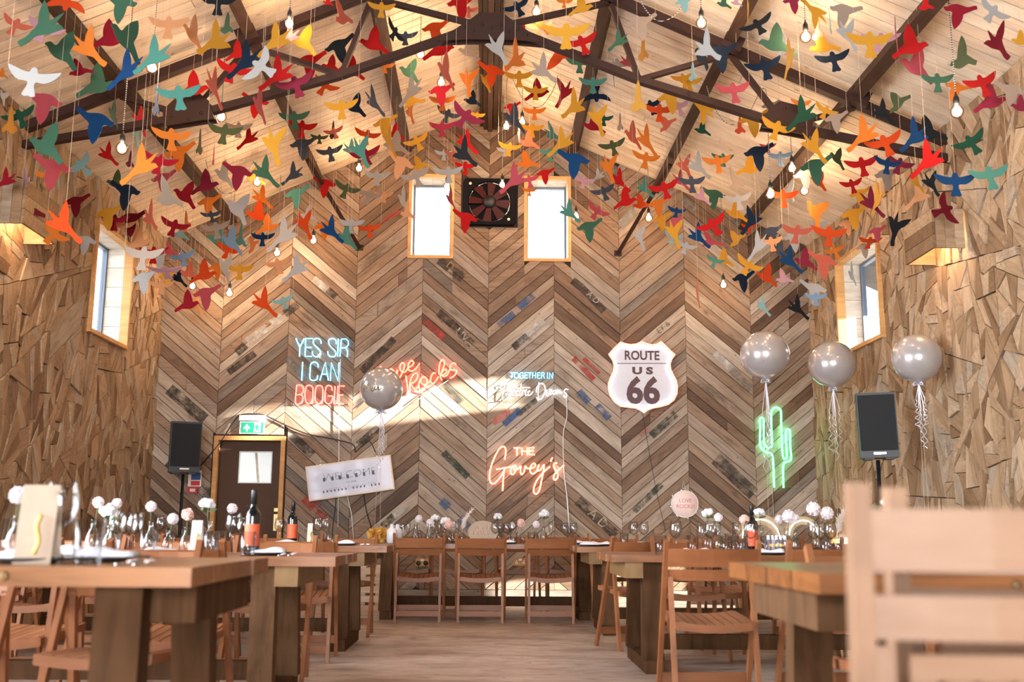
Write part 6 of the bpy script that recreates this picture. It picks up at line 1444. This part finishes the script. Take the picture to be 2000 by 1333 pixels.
def sign_disc(e):
    pts = [(0.15*math.cos(a*PI/16), 0.105*math.sin(a*PI/16)+0.05) for a in range(-2, 19)]
    pts = [(0.15*math.cos(2*PI*k/32), 0.11+0.11*math.sin(2*PI*k/32)) for k in range(32)]
    MB().prism(pts, 0.006, lambda a, b, w: (a, w, b)).build('disc_board', MAT['kraft'], e)
    for a, z, l, tl in ((-0.07, 0.15, 0.03, 0.2), (-0.045, 0.15, 0.025, -0.2), (0.0, 0.145, 0.02, 0.1), (0.04, 0.155, 0.04, 0.0), (0.07, 0.15, 0.03, 0.1), (-0.09, 0.10, 0.03, 0.0), (-0.05, 0.10, 0.03, 0.2), (-0.015, 0.10, 0.03, -0.3), (0.01, 0.10, 0.035, -0.3), (0.05, 0.10, 0.035, 0.0)):
        MB().tube([(a-tl*l, -0.002, z-l/2), (a+tl*l*0.3, -0.002, z), (a+tl*l, -0.002, z+l/2)], 0.0025, 5).build('copper_stroke', MAT['copper'], e)
    MB().bbox((-0.06, -0.015, 0), (0.06, 0.03, 0.012)).build('sign_foot', MAT['kraft'], e)
MAT['copper'] = plain('copper lettering', (0.70, 0.24, 0.08), 0.35, 0.6)
put('table_sign', 'F', 943, 10.4, sign_disc, 'taupe oval sign with copper brush strokes', 'sign')
def tinsel(e):
    mb = MB(); q = random.Random(int(e.location.x*500))
    for i in range(170):
        d = Vector((q.gauss(0, 1), q.gauss(0, 1), q.gauss(0, 1))).normalized(); s1 = d.orthogonal().normalized()*0.003
        c0 = Vector((0, 0, 0.085)); mb.add([c0+s1, c0+d*q.uniform(0.05, 0.085)+s1, c0+d*0.07-s1, c0-s1], [(0, 1, 2, 3)])
    o = mb.build('tinsel_strands', MAT['gold'], e); o['kind'] = 'stuff'
    MB().lathe([(0.03, 0), (0.034, 0.005), (0.03, 0.05), (0.001, 0.055)], 12).build('weight', MAT['gold'], e)
put('balloon_weight', 'F', 730, 10.2, tinsel, 'gold tinsel balloon weight', 'balloon weight'); put('balloon_weight', 'F', 745, 10.35, tinsel, 'gold tinsel balloon weight', 'balloon weight')
def cloud_box(e):
    MB().bbox((-0.075, -0.02, 0), (0.075, 0.02, 0.09)).build('sign_box', MAT['lilac'], e)
    for i in range(3): MB().bbox((-0.05+0.035*i, -0.023, 0.045), (-0.03+0.035*i, -0.02, 0.06)).build('lit_letter', MAT['filament2'], e)
    for i in range(5): MB().bbox((-0.06+0.027*i, -0.004, 0.09), (-0.045+0.027*i, 0.004, 0.115)).build('lit_letter', NEON['ice'], e)
MAT['lilac'] = plain('pale lilac box', (0.58, 0.55, 0.66), 0.5); MAT['filament2'] = emit('amber letters', (1, 0.4, 0.08), 4)
put('mini_light_sign', 'R2', 1516, 7.05, cloud_box, 'small pale lilac light box with glowing letters', 'sign')
def white_card(e): MB().bar((0, 0, 0), (0, 0.02, 0.135), 0.12, 0.004, up=(0, 1, 0)).build('card_leaf', MAT['linen'], e); MB().bar((0, 0.045, 0), (0, 0.022, 0.135), 0.12, 0.004, up=(0, 1, 0)).build('card_leaf', MAT['linen'], e)
put('table_card', 'R1', 1990, 2.9, white_card, 'folded white table card standing upright', 'card')
# labels: what, which table, and its turn counted from the aisle
groups = {}
for rec in PEND: groups.setdefault((rec[5], rec[1]), []).append(rec)
for (lab, tk), L in groups.items():
    L.sort(key=lambda r: (abs(r[2]) if tk != 'F' else r[2]))
    for k, r in enumerate(L):
        ref = 'the exit door' if tk == 'F' else 'the aisle'
        tb = {'L1': 'nearest exit-side table', 'L2': 'middle exit-side table', 'L3': 'far exit-side table', 'R1': 'nearest cactus-side table', 'R2': 'middle cactus-side table', 'R3': 'far cactus-side table', 'F': 'head table'}[tk]
        r[4]['label'] = lab+' on the '+tb+(', %s from %s' % (ORD[k], ref) if len(L) > 1 else '')

# ---------------------------------------------------------------- arched light boards behind the far tables, crate by the wall
def arch(px, py, rpx, Y, label, top_z=None):
    c0 = atY(px, py, Y); Ro = rpx*Y/FPX; Ri = Ro*0.56
    e = empty('arch_light', label, 'light', (c0.x, Y, 0))
    n = 20; pts = [(Ro*math.cos(PI*k/n), c0.z+Ro*math.sin(PI*k/n)) for k in range(n+1)]+[(Ro*-1, 0.02), (-Ri, 0.02)]+[(-Ri*math.cos(PI*k/n), c0.z+Ri*math.sin(PI*k/n)) for k in range(n+1)]+[(Ri, 0.02), (Ro, 0.02)]
    MB().prism(pts, 0.04, lambda a, b, w: (a, w, b)).build('arch_board', MAT['ply2'], e)
    rm = (Ro+Ri)/2
    MB().tube([(rm*math.cos(PI*k/n), -0.012, c0.z+rm*math.sin(PI*k/n)) for k in range(n+1)], 0.007, 6).build('led_strip', NEON['ice'], e)
    MB().bbox((-Ro, -0.1, 0), (Ro, 0.14, 0.02)).build('arch_base', MAT['ply2'], e)
MAT['ply2'] = wood('pale ply', [(0, (0.55, 0.40, 0.25)), (1, (0.62, 0.47, 0.31))], (1, 8, 8), 0.85, 0.5, 0, 0.1)
arch(1486, 1052, 46, 10.6, 'pale plywood arch with a white light strip, nearer the cactus')
arch(1569, 1046, 36, 10.5, 'smaller pale plywood arch with a white light strip, by the offcut wall')
e = empty('pallet_crate', 'pale slatted pallet crate standing against the foot of the chevron wall', 'crate', (-1.36, 11.95, 0))
for i in range(4): MB().bbox((-0.2, -0.10, 0.03+0.1*i), (0.2, -0.08, 0.10+0.1*i)).build('slat', MAT['pine'], e)
for i in range(4): MB().bbox((-0.2, 0.08, 0.03+0.1*i), (0.2, 0.10, 0.10+0.1*i)).build('slat', MAT['pine'], e)
for sx in (-1, 0, 1): MB().bbox((sx*0.17-0.03, -0.08, 0), (sx*0.17+0.03, 0.08, 0.43)).build('bearer', MAT['pine'], e)
